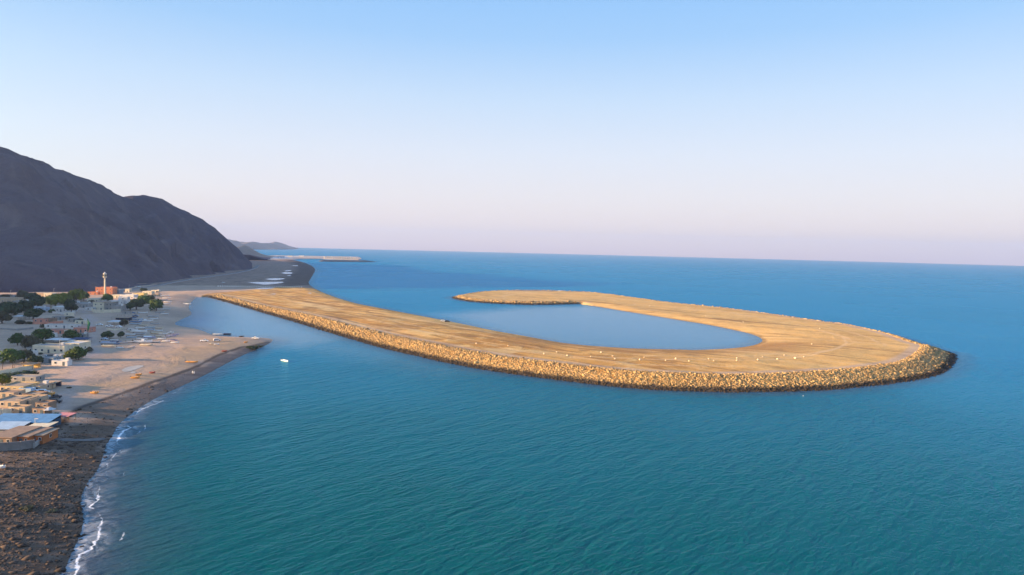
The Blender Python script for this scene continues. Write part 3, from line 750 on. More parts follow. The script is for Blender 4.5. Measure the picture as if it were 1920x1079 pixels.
def canopy(label, x0, x1, yb, hpx, dep, roof=R_TAN, rot=0.0, name='canopy', cat='canopy', slope=.25, back=None, posts=3):
    g0 = G((x0 + x1) / 2, yb); s = mpp(g0); w, h = (x1 - x0) * s, max(2.2, hpx * s)
    t = thing(name, label, cat, (g0.x, g0.y, g0.z - .2), rot)
    h += .2
    m = MB(); m.add([(-w / 2 - .3, -.4, h), (w / 2 + .3, -.4, h), (w / 2 + .3, dep + .4, h + slope), (-w / 2 - .3, dep + .4, h + slope), (-w / 2 - .3, -.4, h + .14), (w / 2 + .3, -.4, h + .14), (w / 2 + .3, dep + .4, h + slope + .14), (-w / 2 - .3, dep + .4, h + slope + .14)],
        [(0, 3, 2, 1), (4, 5, 6, 7), (0, 1, 5, 4), (1, 2, 6, 5), (2, 3, 7, 6), (3, 0, 4, 7)])
    m.build('roof', roof, t)
    for i in range(posts):
        xx = -w / 2 + w * i / (posts - 1)
        MB().tube((xx, 0, 0), (xx, 0, h + .02), .09).build('post', WOOD, t)
        MB().tube((xx, dep, 0), (xx, dep, h + slope + .02), .09).build('post', WOOD, t)
    if back is not None: MB().box(-w / 2 + .15, w / 2 - .15, dep - .3, dep - .12, 0, h - .05).build('back_wall', back, t)
    return t
def wall_run(label, pts, h, mat, thick=.3, name='boundary_wall', cat='wall'):
    w = [G(x, y) for x, y in pts]; o = w[0]
    t = thing(name, label, cat, o)
    for a, b2 in zip(w[:-1], w[1:]):
        d = Vector((b2.x - a.x, b2.y - a.y)); n = Vector((-d.y, d.x)).normalized() * thick
        m = MB(); vs = []
        for zz in (-.6, h):
            for p, sgn in ((a, 0), (b2, 0), (b2, 1), (a, 1)): vs.append((p.x - o.x + n.x * sgn, p.y - o.y + n.y * sgn, p.z - o.z + zz))
        m.add(vs, [(0, 3, 2, 1), (4, 5, 6, 7), (0, 1, 5, 4), (1, 2, 6, 5), (2, 3, 7, 6), (3, 0, 4, 7)]).build('wall_section', mat, t)
        MB().tube((b2.x - o.x, b2.y - o.y, b2.z - o.z - .5), (b2.x - o.x, b2.y - o.y, b2.z - o.z + h + .15), .26, n=6).build('pillar', mat, t)
    return t

# --- foliage
def leaf_mat(name, c0, c1):
    m, nt, b = new_mat(name); k = NB(nt)
    oi = nt.nodes.new('ShaderNodeObjectInfo')
    c = k.mix(k.attr('tone'), c0, c1)
    h = nt.nodes.new('ShaderNodeHueSaturation'); k.link(c, h.inputs['Color']); k.link(k.rng(oi.outputs['Random'], 0, 1, .75, 1.25), h.inputs['Value'])
    k.link(h.outputs[0], b.inputs['Base Color']); b.inputs['Roughness'].default_value = .8; b.inputs['Specular IOR Level'].default_value = .2
    return m
LEAF = {'dark': leaf_mat('dark_leaves', (.022, .036, .018), (.06, .085, .035)), 'green': leaf_mat('green_leaves', (.03, .06, .015), (.085, .13, .03)),
        'yellow': leaf_mat('sunlit_yellow_leaves', (.07, .09, .012), (.20, .21, .03)), 'olive': leaf_mat('olive_leaves', (.05, .05, .03), (.12, .11, .06))}  # yellow mix: sunlight on the leaves painted into their colour
BARK = simple('bark', (.14, .10, .075), .95, .25, 2.)
def crown_arrays(seed, lobes=20, per=95, flat=.92, zc=.74, leaf=.12):
    g = np.random.default_rng(seed); V = []; T = []
    for _ in range(lobes):
        d = g.normal(size=3); d /= np.linalg.norm(d); d[2] = abs(d[2]) * .95 - .5
        c = d * g.uniform(.35, .68) * (1, 1, flat) + (0, 0, zc); r = g.uniform(.18, .42); lt = g.uniform(0, 1)
        u = g.normal(size=(per, 3)); u /= np.linalg.norm(u, axis=1)[:, None]
        p = c + u * r * g.uniform(.65, 1.25, (per, 1)) * (1, 1, .9)
        a = g.normal(size=(per, 3)); a -= u * (a * u).sum(1)[:, None] * .7; a /= np.linalg.norm(a, axis=1)[:, None]
        b2 = np.cross(u, a) + g.normal(size=(per, 3)) * .35; b2 /= np.linalg.norm(b2, axis=1)[:, None]
        s = leaf * g.uniform(.6, 1.35, (per, 1))
        V.append(np.stack([p - a * s, p + b2 * s * .6, p + a * s, p - b2 * s * .6], 1).reshape(-1, 3)); T.append(np.repeat(np.clip(lt * .5 + g.random(per) * .6, 0, 1), 4))
    V = np.vstack(V); return V, np.arange(len(V)).reshape(-1, 4), np.concatenate(T)
CROWNS = {}
for kd in LEAF:
    CROWNS[kd] = []
    for sd in range(3):
        V, F, T = crown_arrays(100 + sd * 7 + len(kd))
        CROWNS[kd].append(mesh_np('crown', V, F, LEAF[kd], dict(tone=T)))
SHRUBS = {}
for kd in LEAF:
    V, F, T = crown_arrays(300 + len(kd), lobes=12, per=70, flat=.7, zc=.45, leaf=.13); V[:, 2] = np.maximum(V[:, 2], .0)
    SHRUBS[kd] = mesh_np('foliage', V, F, LEAF[kd], dict(tone=T))
def trunk_mesh(seed):
    g = random.Random(seed); m = MB()
    m.tube((0, 0, -.1), (g.uniform(-.04, .04), 0, .45), .075, .055)
    for q in range(5):
        a = q * 1.26 + g.uniform(-.3, .3); m.tube((0, 0, .40), (math.cos(a) * .42, math.sin(a) * .42, .95 + g.uniform(-.1, .2)), .045, .015, 5)
    return m.mesh('trunk', BARK)
TRUNKS = [trunk_mesh(i) for i in range(3)]
TREE_GROUP = 'trees among the village houses'
def tree(label, px, pyb, rpx, kind='dark', wide=1.0, cat='tree', group=TREE_GROUP):
    g0 = G(px, pyb); r = rpx * mpp(g0); i = R.randrange(3)
    t = thing('leafy_tree', label, cat, g0, R.uniform(0, 6.28), group)
    t.scale = (r * wide, r * wide, r * 1.15)
    obj('crown', CROWNS[kind][i], t); obj('trunk', TRUNKS[i], t); return t
def shrub(label, px, pyb, rpx, kind='olive', flat=1.0, group='shrubs about the village'):
    g0 = G(px, pyb); r = rpx * mpp(g0)
    t = thing('shrub', label, 'shrub', g0, R.uniform(0, 6.28), group); t.scale = (r, r, r * flat)
    obj('foliage', SHRUBS[kind], t)
    m = MB()
    for q in range(4): m.tube((0, 0, -.1), (math.cos(q * 1.6) * .3, math.sin(q * 1.6) * .3, .5), .05, .02, 5)
    obj('stems', m.mesh('stems', BARK), t); return t
def palm_meshes(seed):
    g = random.Random(seed); m = MB(); p = Vector((0, 0, -.3))
    for q in range(6):
        n = p + Vector((g.uniform(-.06, .06), g.uniform(-.06, .06), .9)); m.tube(p, n, .24 - q * .012, .22 - q * .012, 7); p = n
    tr = m.mesh('trunk', BARK); f = MB()
    for q in range(26):
        a = q * 2.4; el0 = g.uniform(-.1, 1.1); Lf = g.uniform(2.0, 2.9); prev = p; d0 = Vector((math.cos(a), math.sin(a), 0))
        side_ = Vector((-math.sin(a), math.cos(a), 0)); w0 = .16
        for sgm in range(4):
            e2 = el0 - sgm * .5; nx2 = prev + (d0 * math.cos(e2) + Vector((0, 0, math.sin(e2)))) * (Lf / 4); w1 = (.34, .40, .28, .02)[sgm]
            f.add([prev - side_ * w0, nx2 - side_ * w1, nx2 - Vector((0, 0, .12)), prev], [(0, 1, 2, 3)]); f.add([prev, nx2 - Vector((0, 0, .12)), nx2 + side_ * w1, prev + side_ * w0], [(0, 1, 2, 3)])
            prev, w0 = nx2, w1
    return tr, f
PT, PF = palm_meshes(3)
def palm(label, px, pyb, hpx, kind='olive'):
    g0 = G(px, pyb); s = hpx * mpp(g0) / 6.6
    t = thing('palm_tree', label, 'palm tree', g0, R.uniform(0, 6.28), 'date palms in the village'); t.scale = (s, s, s)
    obj('trunk', PT, t)
    key = 'palm_' + kind
    if key not in _mats: _mats[key] = PF.mesh('crown', LEAF[kind])
    obj('crown', _mats[key], t); return t

# --- boats
def hull_mesh(name, mat, L=8.0, beam=1.9, dep=.95, flare=1.0):
    n, prof = 13, []
    V, F = [], []
    for i in range(n):
        a = i / (n - 1); x = (a - .5) * L
        bw = beam / 2 * (1 - max(0, (a - .45) / .55) ** 2.2) * (.86 + .14 * min(1, a / .25)); rise = .55 * max(0, (a - .5) / .5) ** 2
        bw = max(bw, .03)
        ring = [(x, -bw, dep + rise), (x, -bw * .86, dep * .45 + rise * .8), (x, -bw * .3, .04 + rise * .7), (x, bw * .3, .04 + rise * .7), (x, bw * .86, dep * .45 + rise * .8), (x, bw, dep + rise),
                (x, bw * .88, dep + rise), (x, bw * .72, dep * .42 + rise), (x, -bw * .72, dep * .42 + rise), (x, -bw * .88, dep + rise)]
        V += ring
    m = len(ring)
    for i in range(n - 1):
        for j in range(m): F.append((i * m + j, (i + 1) * m + j, (i + 1) * m + (j + 1) % m, i * m + (j + 1) % m))
    F.append(tuple(range(m))); F.append(tuple((n - 1) * m + j for j in range(m - 1, -1, -1)))
    me = bpy.data.meshes.new(name); me.from_pydata(V, [], F); me.update(); me.materials.append(mat)
    bm = bmesh.new(); bm.from_mesh(me); bmesh.ops.recalc_face_normals(bm, faces=bm.faces); bm.to_mesh(me); bm.free(); return me
def paint(name, col): return simple(name, col, .45, .08, 1.)
BP = {'white': paint('white_hull', (.82, .81, .80)), 'cream': paint('cream_hull', (.68, .60, .46)), 'blue': paint('blue_hull', (.17, .25, .40)), 'paleblue': paint('pale_blue_hull', (.48, .56, .66)), 'grey': paint('grey_hull', (.50, .50, .52)),
      'lilac': paint('lilac_hull', (.46, .42, .56)), 'orange': paint('orange_hull', (.70, .34, .09)), 'dark': paint('dark_hull', (.05, .05, .06)), 'red': paint('red_hull', (.45, .12, .08))}
FLOOR = simple('boat_floor', (.13, .13, .135), .8, .2, 1.); ENG = simple('outboard_black', (.03, .03, .035), .4, .1, 1.)
HULLS = {c: hull_mesh('hull', m) for c, m in BP.items()}
def _me(mb, name, mat): return mb.mesh(name, mat)
FLOOR_ME = _me(MB().prism([(-3.7, -.55), (1.2, -.6), (2.6, -.32), (2.6, .32), (1.2, .6), (-3.7, .55)], .42, .45), 'floor', FLOOR)
BENCH_ME = {c: _me(MB().box(-.16, .16, -.68, .68, .62, .68), 'bench', BP['white' if c != 'white' else 'grey']) for c in BP}
ENG_ME = _me(MB().box(-4.5, -4.05, -.2, .2, .85, 1.45, .05).box(-4.35, -4.2, -.07, .07, .0, .85), 'outboard', ENG)
COVER_ME = {k2: _me(MB().add([(-3.2, -.95, .98), (1.4, -.95, 1.0), (1.4, 0, 1.45), (-3.2, 0, 1.42), (1.4, .95, 1.0), (-3.2, .95, .98)], [(0, 1, 2, 3), (3, 2, 4, 5), (0, 3, 5), (1, 4, 2)]), 'cover', m) for k2, m in (('blue', BP['blue']), ('navy', NAVY), ('white', BP['white']))}
CABIN_ME = _me(MB().box(-.6, .7, -.55, .55, .5, 1.75, .12), 'console', BP['white'])
BOAT_GROUP = 'boats drawn up on the village beach'
def boat(label, px, py, Lpx, col='white', rot=0.0, cover=None, console=False, engine=True, group=BOAT_GROUP, name='skiff', z=None, tilt=0.0):
    g0 = G(px, py) if z is None else Vector((*P(px, py, z), z)); L = Lpx * mpp(g0); s = L / 8.0
    t = thing(name, label, 'boat', g0, rot, group); t.scale = (s, max(s, .85), max(s, .85)); t.rotation_euler = (tilt, 0, rot)
    obj('hull', HULLS[col], t); obj('floor', FLOOR_ME, t)
    for bx in (-2.2, -.2, 1.4): b_ = obj('bench', BENCH_ME[col], t); b_.location = (bx, 0, 0)
    if engine: obj('outboard', ENG_ME, t)
    if cover: obj('cover', COVER_ME[cover], t)
    if console: obj('console', CABIN_ME, t)
    return t

# --- cars
def car_parts(kind):
    if kind == 'pickup':
        prof = [(-2.5, .45), (2.45, .45), (2.5, .85), (2.35, 1.0), (1.35, 1.08), (.75, 1.72), (-.45, 1.75), (-.62, 1.1), (-2.45, 1.08)]
        glass = [(.68, 1.62), (1.2, 1.12), (-.5, 1.14), (-.38, 1.65)]
    elif kind == 'suv':
        prof = [(-2.35, .45), (2.35, .45), (2.42, .85), (2.25, 1.02), (1.3, 1.1), (.65, 1.78), (-1.9, 1.8), (-2.3, 1.15)]
        glass = [(.55, 1.68), (1.1, 1.16), (-2.1, 1.18), (-1.85, 1.68)]
    else:
        prof = [(-2.2, .4), (2.2, .4), (2.25, .7), (2.05, .85), (1.15, .95), (.45, 1.42), (-.95, 1.45), (-1.6, 1.0), (-2.2, .95)]
        glass = [(.4, 1.35), (.95, .98), (-1.4, 1.02), (-.9, 1.37)]
    def ex(pr, y0, y1, inset=0.0):
        n = len(pr); m = MB(); vs = [(x, y0 + (inset if z > 1.12 else 0), z) for x, z in pr] + [(x, y1 - (inset if z > 1.12 else 0), z) for x, z in pr]
        return m.add(vs, [tuple(range(n)), tuple(range(2 * n - 1, n - 1, -1))] + [(k, n + k, n + (k + 1) % n, (k + 1) % n) for k in range(n)])
    return ex(prof, -.88, .88, .14), glass
WHEEL_ME = MB().tube((0, -.11, 0), (0, .11, 0), .36, n=12).mesh('wheel', ENG)
CARS = {}
def car(label, px, py, kind='suv', col='white', rot=0.0, group='cars parked about the village', flip=False):
    key = (kind, col)
    if key not in CARS:
        body, gl = car_parts(kind); bm_ = body.mesh('body', BP[col])
        gm = MB(); n = len(gl)
        for yy, q in ((-.885, 1), (.885, -1)):
            ins = .0
            gm.add([(x, yy + q * (.13 if z > 1.3 else .01) - q * .02, z) for x, z in gl], [tuple(range(n))])
        ws = MB().add([(gl[0][0] + .14, -.66, gl[0][1]), (gl[1][0] + .16, -.78, gl[1][1]), (gl[1][0] + .16, .78, gl[1][1]), (gl[0][0] + .14, .66, gl[0][1])], [(0, 1, 2, 3)])
        CARS[key] = (bm_, gm.mesh('side_window', glass_m), ws.mesh('windscreen', glass_m))
    g0 = G(px, py); t = thing('pickup_truck' if kind == 'pickup' else 'parked_car', label, 'pickup' if kind == 'pickup' else 'car', g0, rot, group)
    obj('body', CARS[key][0], t); obj('side_window', CARS[key][1], t); obj('windscreen', CARS[key][2], t)
    for x in (-1.45, 1.5):
        for y in (-.8, .8): w = obj('wheel', WHEEL_ME, t); w.location = (x, y, .36)
    return t

# ------------------------------------------------------------------ village: the tower and the houses behind
g0 = G(197, 553); s0 = mpp(g0); Ht = 37 * s0
tw = thing('slim_tower', 'tall slim white tower with a wider head, rising before the orange house', 'tower', g0)
MB().tube((0, 0, -.5), (0, 0, Ht * .72), 1.15, .85, 12).build('shaft', W_CREAM, tw)
MB().tube((0, 0, Ht * .72), (0, 0, Ht * .78), 1.1, 2.6, 12).build('balcony', W_WHITE, tw)
MB().tube((0, 0, Ht * .78), (0, 0, Ht * .93), 2.1, 2.0, 12).build('head', W_CREAM, tw)
for q in range(8): a = q * math.pi / 4; MB().box(-.35 + 2.06 * math.cos(a), .35 + 2.06 * math.cos(a), -.35 + 2.06 * math.sin(a), .35 + 2.06 * math.sin(a), Ht * .8, Ht * .89).build('opening', glass_m, tw)
MB().tube((0, 0, Ht * .93), (0, 0, Ht * 1.0), 1.6, .15, 12).build('cap', W_WHITE, tw)
house('large orange two-storey house standing behind the slim white tower', 182, 208, 552, 11, 13, W_ORANGE, R_RED, 4, True, .1, 2, tank=True)
house('long orange annex wall left of the orange two-storey house', 166, 181, 553, 4.5, 7, W_ORANGE, R_RED, 2, True, .1)
house('blue grey low house to the right of the orange house', 209, 223, 551, 7, 9, wallm('blue_grey_render', (.22, .27, .33)), R_GREY, 3)
house('small cream block house near the foot of the mountain road', 235, 242, 548.5, 5.5, 6, W_CREAM, R_WHITE, 1)
house('white flat house below the cream block and left of the yellow house', 226, 249, 561, 7, 10, W_WHITE, R_WHITE, 4)
house('yellow house with a low parapet behind the bushy waterfront trees', 249, 268, 557, 6, 9, W_YELLOW, R_TAN, 3)
house('pale tan house beyond the yellow house on the lagoon side', 268, 283, 552, 5, 8, W_CREAM, R_TAN, 3)
house('low cream shed at the far end of the village, beside the sand', 284, 297, 548.5, 3.5, 5, W_CREAM, R_TAN, 2)
house('tall white cube house with one dark window', 223, 237.5, 570, 11.5, 6, W_WHITE, R_WHITE, 1, False, .06, 2)
house('white walled yard house to the left of the tall white cube', 205, 222, 571, 6, 9, W_WHITE, R_WHITE, 3)
house('cream house with a greenish roof edge under the slim tower', 165, 183, 567, 6, 9, W_CREAM, R_WHITE, 3)
house('pale low house between the dark trees and the cream villa', 143, 164, 577, 7, 10, W_GREY, R_WHITE, 4)
house('cream two-storey villa with tall windows facing the open square', 176, 193, 582, 13, 12, W_CREAM, R_TAN, 2, True, .05, 2, overhang=.5)
house('grey shaded wing joined to the right of the cream villa', 193.3, 209, 582, 12, 11, W_GREY, R_TAN, 3, True, .05, 2, overhang=.4)
house('plain grey annex between the villa wing and the shaded sheds', 209.5, 226, 584, 9, 9, W_GREY, R_GREY, 2, True, .05)
wall_run('cream boundary wall around the front yard of the two-storey villa', [(171, 583), (176, 587), (193, 587.5), (212, 586.6), (226, 585.6)], 3.0, W_CREAM)
house('grey shed beside the dark waterfront trees', 229, 241, 590, 4.5, 5, W_GREY, R_GREY, 1)
# far left houses
house('tan low house at the far left behind the dark trees', -6, 26, 568, 7.5, 11, W_TAN, R_TAN, 4)
house('grey white house with a bright doorway beside the tan house', 27, 47, 572, 6, 9, W_GREY, R_WHITE, 3)
house('small cream house under the mountain, above the yellow green trees', 83, 96, 556.5, 5.5, 8, W_CREAM, R_RED, 2)
house('bright yellow gable wall house tucked beside the yellow green tree', 80, 89.5, 571, 6.5, 6, W_YELLOW, R_RED, 1, False)
house('white roofed house between the dark grove and the small round bush', 58, 80, 584, 6, 8, wallm('pale_blue_render', (.46, .52, .60)), R_WHITE, 3)
house('large bluish white house in the middle of the old village', 100, 128, 585, 8, 11, W_WHITE, R_WHITE, 5)
canopy('white flat canopy with open sides beside the olive bushes', 26, 42, 599, 4, 7, R_WHITE)
canopy('sky blue tarpaulin shelter next to the white canopy', 41, 53, 599.5, 5, 5, R_SKY)
house('small salmon red house alone on the pale ground', 64, 80, 605.5, 5.5, 6, W_SALMON, R_RED, 2)
house('mauve walled low house behind the long white wall', 100, 126, 600, 4.5, 6, W_GREY, R_GREY, 3)
house('long white house with two dark openings beside the salmon house', 88, 138, 616, 5, 6, W_WHITE, R_GREY, 4)
house('salmon roofed house beside the green flagpole', 140, 163, 624, 7, 9, W_SALMON, wallm('salmon_roof', (.52, .25, .19)), 3, overhang=.2)
house('tiny cream cube house with one window between two trees', 121, 128.5, 626.5, 6, 4, W_CREAM, R_TAN, 1, False)
house('long cream house with a row of small windows along its front', 66, 116, 662.5, 12, 9, W_CREAM, R_GREY, 5)
house('taller cream end block of the long cream house, by the big tree', 116.6, 146, 659, 13, 11, W_CREAM, R_WHITE, 2)
canopy('pale metal sheet roof on posts behind the long cream house', 90, 132, 645, 5, 7, R_WHITE)
canopy('navy blue awning at the side lane behind the cream end block', 132, 157, 644, 6, 7, NAVY)
house('grey blue shed below the long cream house', 74, 98, 681, 8, 6, wallm('slate_render', (.26, .31, .35)), R_GREY, 2)
house('white garden wall house with a dark gate under the big tree', 99, 124, 686, 6, 4, W_WHITE, R_WHITE, 2)
canopy('thatch pergola among the palms, its back wall coloured like yellow light', 30, 58, 693, 7, 6, WOOD, back=W_YELLOW)  # yellow back wall paints the warm light on the pergola
wall_run('pale garden wall running along the hedge in front of the pergola', [(-8, 703), (20, 699), (40, 695), (62, 692)], 1.8, W_CREAM)
house('low grey outbuilding below the hedge', 25, 63, 717, 5.5, 6, W_GREY, R_GREY, 3)
house('tan house with a lit yellow wall and flat roof', 3, 40, 737, 10.5, 10, wallm('ochre_block', (.55, .41, .22)), R_TAN, 4)
house('brown flat roofed house joined to the right of the lit tan house', 40.5, 72, 735, 9.5, 10, W_TAN, R_TAN, 3)
canopy('open shelter with a tan roof and dark shade at the sand edge', 78, 97, 729.5, 6.5, 6, R_TAN, back=NAVY)  # dark navy back wall stands in for the shade under the roof
house('pale blue metal gate shed beside the white pickup', 37, 56, 740, 7, 3, R_SKY, R_SKY, 0, False)
house('long tan flat roofed house in the middle row at the frame edge', -10, 32, 765, 10, 11, W_TAN, R_TAN, 4)
house('tan flat roofed house right of the long one in the middle row', 32.6, 56, 762, 10, 10, W_TAN, R_TAN, 2)
house('squat brown block with two dark windows in the middle row', 68, 88, 768, 8, 5, W_BROWN, R_BROWN, 2, False)
wall_run('crumbling brown yard wall before the middle row of houses', [(-10, 779), (30, 775), (62, 774), (86, 772)], 2.0, W_TAN)
wall_run('short white wall with uneven top left of the blue roof', [(-10, 782), (6, 780.5), (20, 779.5)], 2.6, W_CREAM)
# the blue shed, built as one long sheet-roofed building
def big_shed(label, x0, x1, yb, hpx, dep, roof, wall, name='boat_shed', slope=1.6):
    g0 = G((x0 + x1) / 2, yb); s = mpp(g0); w, h = (x1 - x0) * s, hpx * s
    t = thing(name, label, 'shed', (g0.x, g0.y, g0.z - .3), .06)
    MB().box(-w / 2, w / 2, 0, .25, 0, h).box(-w / 2, w / 2, dep - .25, dep, 0, h + slope - .05).box(-w / 2, -w / 2 + .25, .253, dep - .253, 0, h).box(w / 2 - .25, w / 2, .253, dep - .253, 0, h).build('wall', wall, t)
    npan = max(4, int(w / 2.2))
    for i in range(npan):
        a, b2 = -w / 2 - .4 + (w + .8) * i / npan + .03, -w / 2 - .4 + (w + .8) * (i + 1) / npan - .03
        zz = R.uniform(0, .05)
        MB().add([(a, -.7, h + .05 + zz), (b2, -.7, h + .05 + zz), (b2, dep + .4, h + slope + .05 + zz), (a, dep + .4, h + slope + .05 + zz), (a, -.7, h + .13 + zz), (b2, -.7, h + .13 + zz), (b2, dep + .4, h + slope + .13 + zz), (a, dep + .4, h + slope + .13 + zz)],
                 [(0, 3, 2, 1), (4, 5, 6, 7), (0, 1, 5, 4), (1, 2, 6, 5), (2, 3, 7, 6), (3, 0, 4, 7)]).build('roof_sheet', roof, t)
    return t
big_shed('long shed with a bright blue sheet roof near the rocky shore', -8, 79, 803.5, 10.5, 7.5, R_BLUE, W_BLUEW, slope=1.1)
big_shed('lower shed with a pale blue sheet roof at the frame edge before the blue shed', -14, 27, 812, 7, 6.5, R_SKY, W_GREY, slope=.8)
# the brown roofed houses at the shore
house('brown flat roofed house at the frame edge behind the sea wall', -14, 18, 836, 9.5, 13, W_BROWN, R_BROWN, 3, overhang=.5)
house('brown roofed house with rust orange walls next to the green garden', 19, 50, 834, 9, 11, W_RUST, R_BROWN, 4, overhang=.45)
house('rust orange end house with clutter on its roof, closest to the rocks', 50.6, 77, 832, 9, 8.5, W_RUST, R_TAN, 3, rot=.08, overhang=.35)
canopy('cream pergola over green planting beside the brown roofs', 58, 87, 812, 9, 5, W_CREAM, rot=.05)
wall_run('grey concrete sea wall in front of the brown roofed houses', [(-12, 847), (15, 845.5), (40, 843.5), (64, 840)], 2.6, conc, .5)
wall_run('dark stepped wall climbing from the sea wall towards the slipway', [(64, 841), (76, 832), (84, 824), (92, 815)], 1.6, W_GREY, .4)
canopy('long pink awning under the two small palms', 104, 126, 792, 5, 4, T_PINK, rot=-.05)
canopy('small pink sunshade left of the long pink awning', 96, 104, 795, 4.5, 3, T_PINK, posts=2)
g0 = G(92.5, 779); um = thing('parasol', 'white parasol standing alone beside the blue shed', 'parasol', g0)
MB().tube((0, 0, -.2), (0, 0, 2.5), .06).build('pole', WOOD, um); MB().tube((0, 0, 2.3), (0, 0, 3.2), 2.2, .05, 10).build('canopy', R_WHITE, um)
canopy('long flat shade roof on the beach, upper of the three', 222, 246, 595.5, 4, 6, R_TAN)
canopy('tan shade roof with dark space beneath, middle of the three', 211, 238, 601.5, 4.5, 6, R_TAN, back=NAVY)  # navy back wall put in for the shade beneath
canopy('broad pale shade roof beside an olive bush, lowest of the three', 203, 225, 609, 4, 8, R_WHITE)
for a in [('grey block shack beyond the tan house, nearest the mountain at the far left', 2, 22, 558, 4, 6, W_GREY, R_GREY, 2), ('mauve block shack between the lamp post and the olive tree behind the tan house', 26, 40, 558, 4, 6, W_SALMON, R_GREY, 2),
          ('low tan shed at the mountain foot left of the yellow green grove', 62, 78, 555.5, 4, 6, W_TAN, R_TAN, 2), ('grey house hidden behind the dark grove', 48, 66, 573, 5.5, 7, W_GREY, R_WHITE, 2),
          ('small white house between the bluish white house and the grove end', 131, 142, 571, 5, 6, W_WHITE, R_WHITE, 1), ('low white block left of the cream villa wall', 160, 171, 583, 5, 6, W_WHITE, R_GREY, 1),
          ('grey shack on the lane right of the low mauve house', 128, 142, 604, 4, 5, W_GREY, R_WHITE, 2), ('pale shack beside the lane bush near the flagpole', 142, 157, 608, 4, 5, W_CREAM, R_GREY, 2), ('brown shack between the salmon house and the mauve walled house', 83, 98, 604, 3.5, 5, W_BROWN, R_BROWN, 1),
          ('mauve roofed shack below the long white house', 96, 117, 626, 5, 6, W_SALMON, R_GREY, 2), ('white shack behind the olive green tree', 86, 98, 633, 4.5, 5, W_WHITE, R_WHITE, 1), ('grey shack right of the flat topped tree', 140, 158, 634, 5, 5, W_GREY, R_GREY, 2),
          ('small cream house at the right edge of the bluish white house', 121, 131, 593, 5, 5, W_CREAM, R_WHITE, 1), ('white shack at the tower side of the cream house', 184, 196, 564, 4.5, 6, W_WHITE, R_WHITE, 1), ('pale shack behind the tall white cube', 208, 222, 559, 5, 6, W_CREAM, R_WHITE, 2),
          ('tan shack right of the tall white cube, under the clump', 238, 250, 568, 5, 5, W_TAN, R_WHITE, 1), ('white house at the lagoon end of the white flat house', 252, 264, 563, 4, 5, W_WHITE, R_WHITE, 1), ('tan hut on the sand behind the lagoon row of boats', 286, 296, 556, 4, 5, W_TAN, R_TAN, 1), ('grey hut at the far lagoon side by the pale van', 270, 281, 558.5, 3.5, 5, W_GREY, R_GREY, 1),
          ('tan block with rubble roof at the frame edge behind the middle row', -8, 22, 748, 6, 7, W_TAN, R_BROWN, 3), ('low brown block behind the middle row, next to the small yard tree', 44, 70, 751, 6, 6, W_BROWN, R_TAN, 2), ('ruined tan block between the middle row and the blue shed', 18, 44, 776, 5, 4, W_TAN, R_BROWN, 2), ('brown hut between the yard wall and the white parasol', 62, 82, 779, 5.5, 4, W_BROWN, R_TAN, 2),
          ('grey hut under the orchard trees at the far left', 6, 24, 672, 5, 5, W_GREY, R_GREY, 1), ('white hut between the orchard and the long cream house', 52, 62, 668, 4.5, 4, W_WHITE, R_WHITE, 1), ('grey lean-to at the left end of the long cream house', 50, 65, 661, 6, 5, W_GREY, R_TAN, 1), ('pale hut by the long cream house, below its middle windows', 104, 114, 674, 4, 3, W_WHITE, R_GREY, 1)]:
    house(*a[:9], door=(a[8] > 1), rot=R.uniform(-.08, .12))
for lab, pts, h, mt in [('mauve yard wall along the lane behind the salmon house', [(60, 608), (90, 609), (118, 606)], 1.8, W_SALMON), ('grey yard wall on the pale bare ground', [(0, 618), (30, 620), (62, 617)], 1.2, W_GREY), ('pale yard wall around the bluish white house', [(98, 588), (120, 590), (141, 588)], 1.8, W_WHITE),
                        ('tan wall beside the open square', [(150, 598), (158, 606), (160, 618)], 1.6, W_TAN), ('pale low wall between the sheds and the beach boats', [(200, 618), (214, 620), (232, 618)], 1.0, W_CREAM), ('cream yard wall under the long cream house', [(70, 672), (92, 674), (116, 671)], 1.5, W_CREAM),
                        ('tan block wall behind the white pickup', [(74, 744), (88, 743), (98, 741)], 1.6, W_TAN)]:
    wall_run(lab, pts, h, mt)
# roof clutter, tanks, containers
def crate(label, px, py, w, d, h, mat, name='crate', cat='crate', rot=0.0, z=0.0):
    g0 = G(px, py); t = thing(name, label, cat, (g0.x, g0.y, g0.z - .05 + z), rot)
    MB().box(-w / 2, w / 2, -d / 2, d / 2, 0, h, .03).build('body', mat, t); MB().box(-w / 2 - .04, w / 2 + .04, -d / 2 - .04, d / 2 + .04, h + .003, h + .08).build('lid', mat, t); return t
crate('white water tank on the yard beside the squat brown block', 90, 749, 1.6, 1.4, 1.6, W_WHITE, 'water_tank', 'tank')
crate('orange container standing by the dark pickup', 97.5, 747, 1.6, 1.8, 2.4, BP['orange'], 'container', 'container')
# flagpole with limp green flag
g0 = G(164, 637.5); s0 = mpp(g0); fp = thing('flagpole', 'tall flagpole with a limp green flag beside the open square', 'flagpole', g0)
MB().tube((0, 0, -.3), (0, 0, 34 * s0), .14, .07).build('pole', D_METAL, fp)
V, F = [], []
for i in range(9):
    zz = 33 * s0 - i * 2.1 * s0
    for j in range(5): a = j / 4; V.append((.12 + a * (1.7 * (1 - i * .08)) , .35 * math.sin(a * 7 + i * .6), zz - a * 2.2 - .1 * math.sin(i)))
for i in range(8):
    for j in range(4): F.append((i * 5 + j, i * 5 + j + 1, i * 5 + j + 6, i * 5 + j + 5))
me = bpy.data.meshes.new('flag'); me.from_pydata(V, [], F); me.update(); me.materials.append(T_GREEN); obj('flag', me, fp)
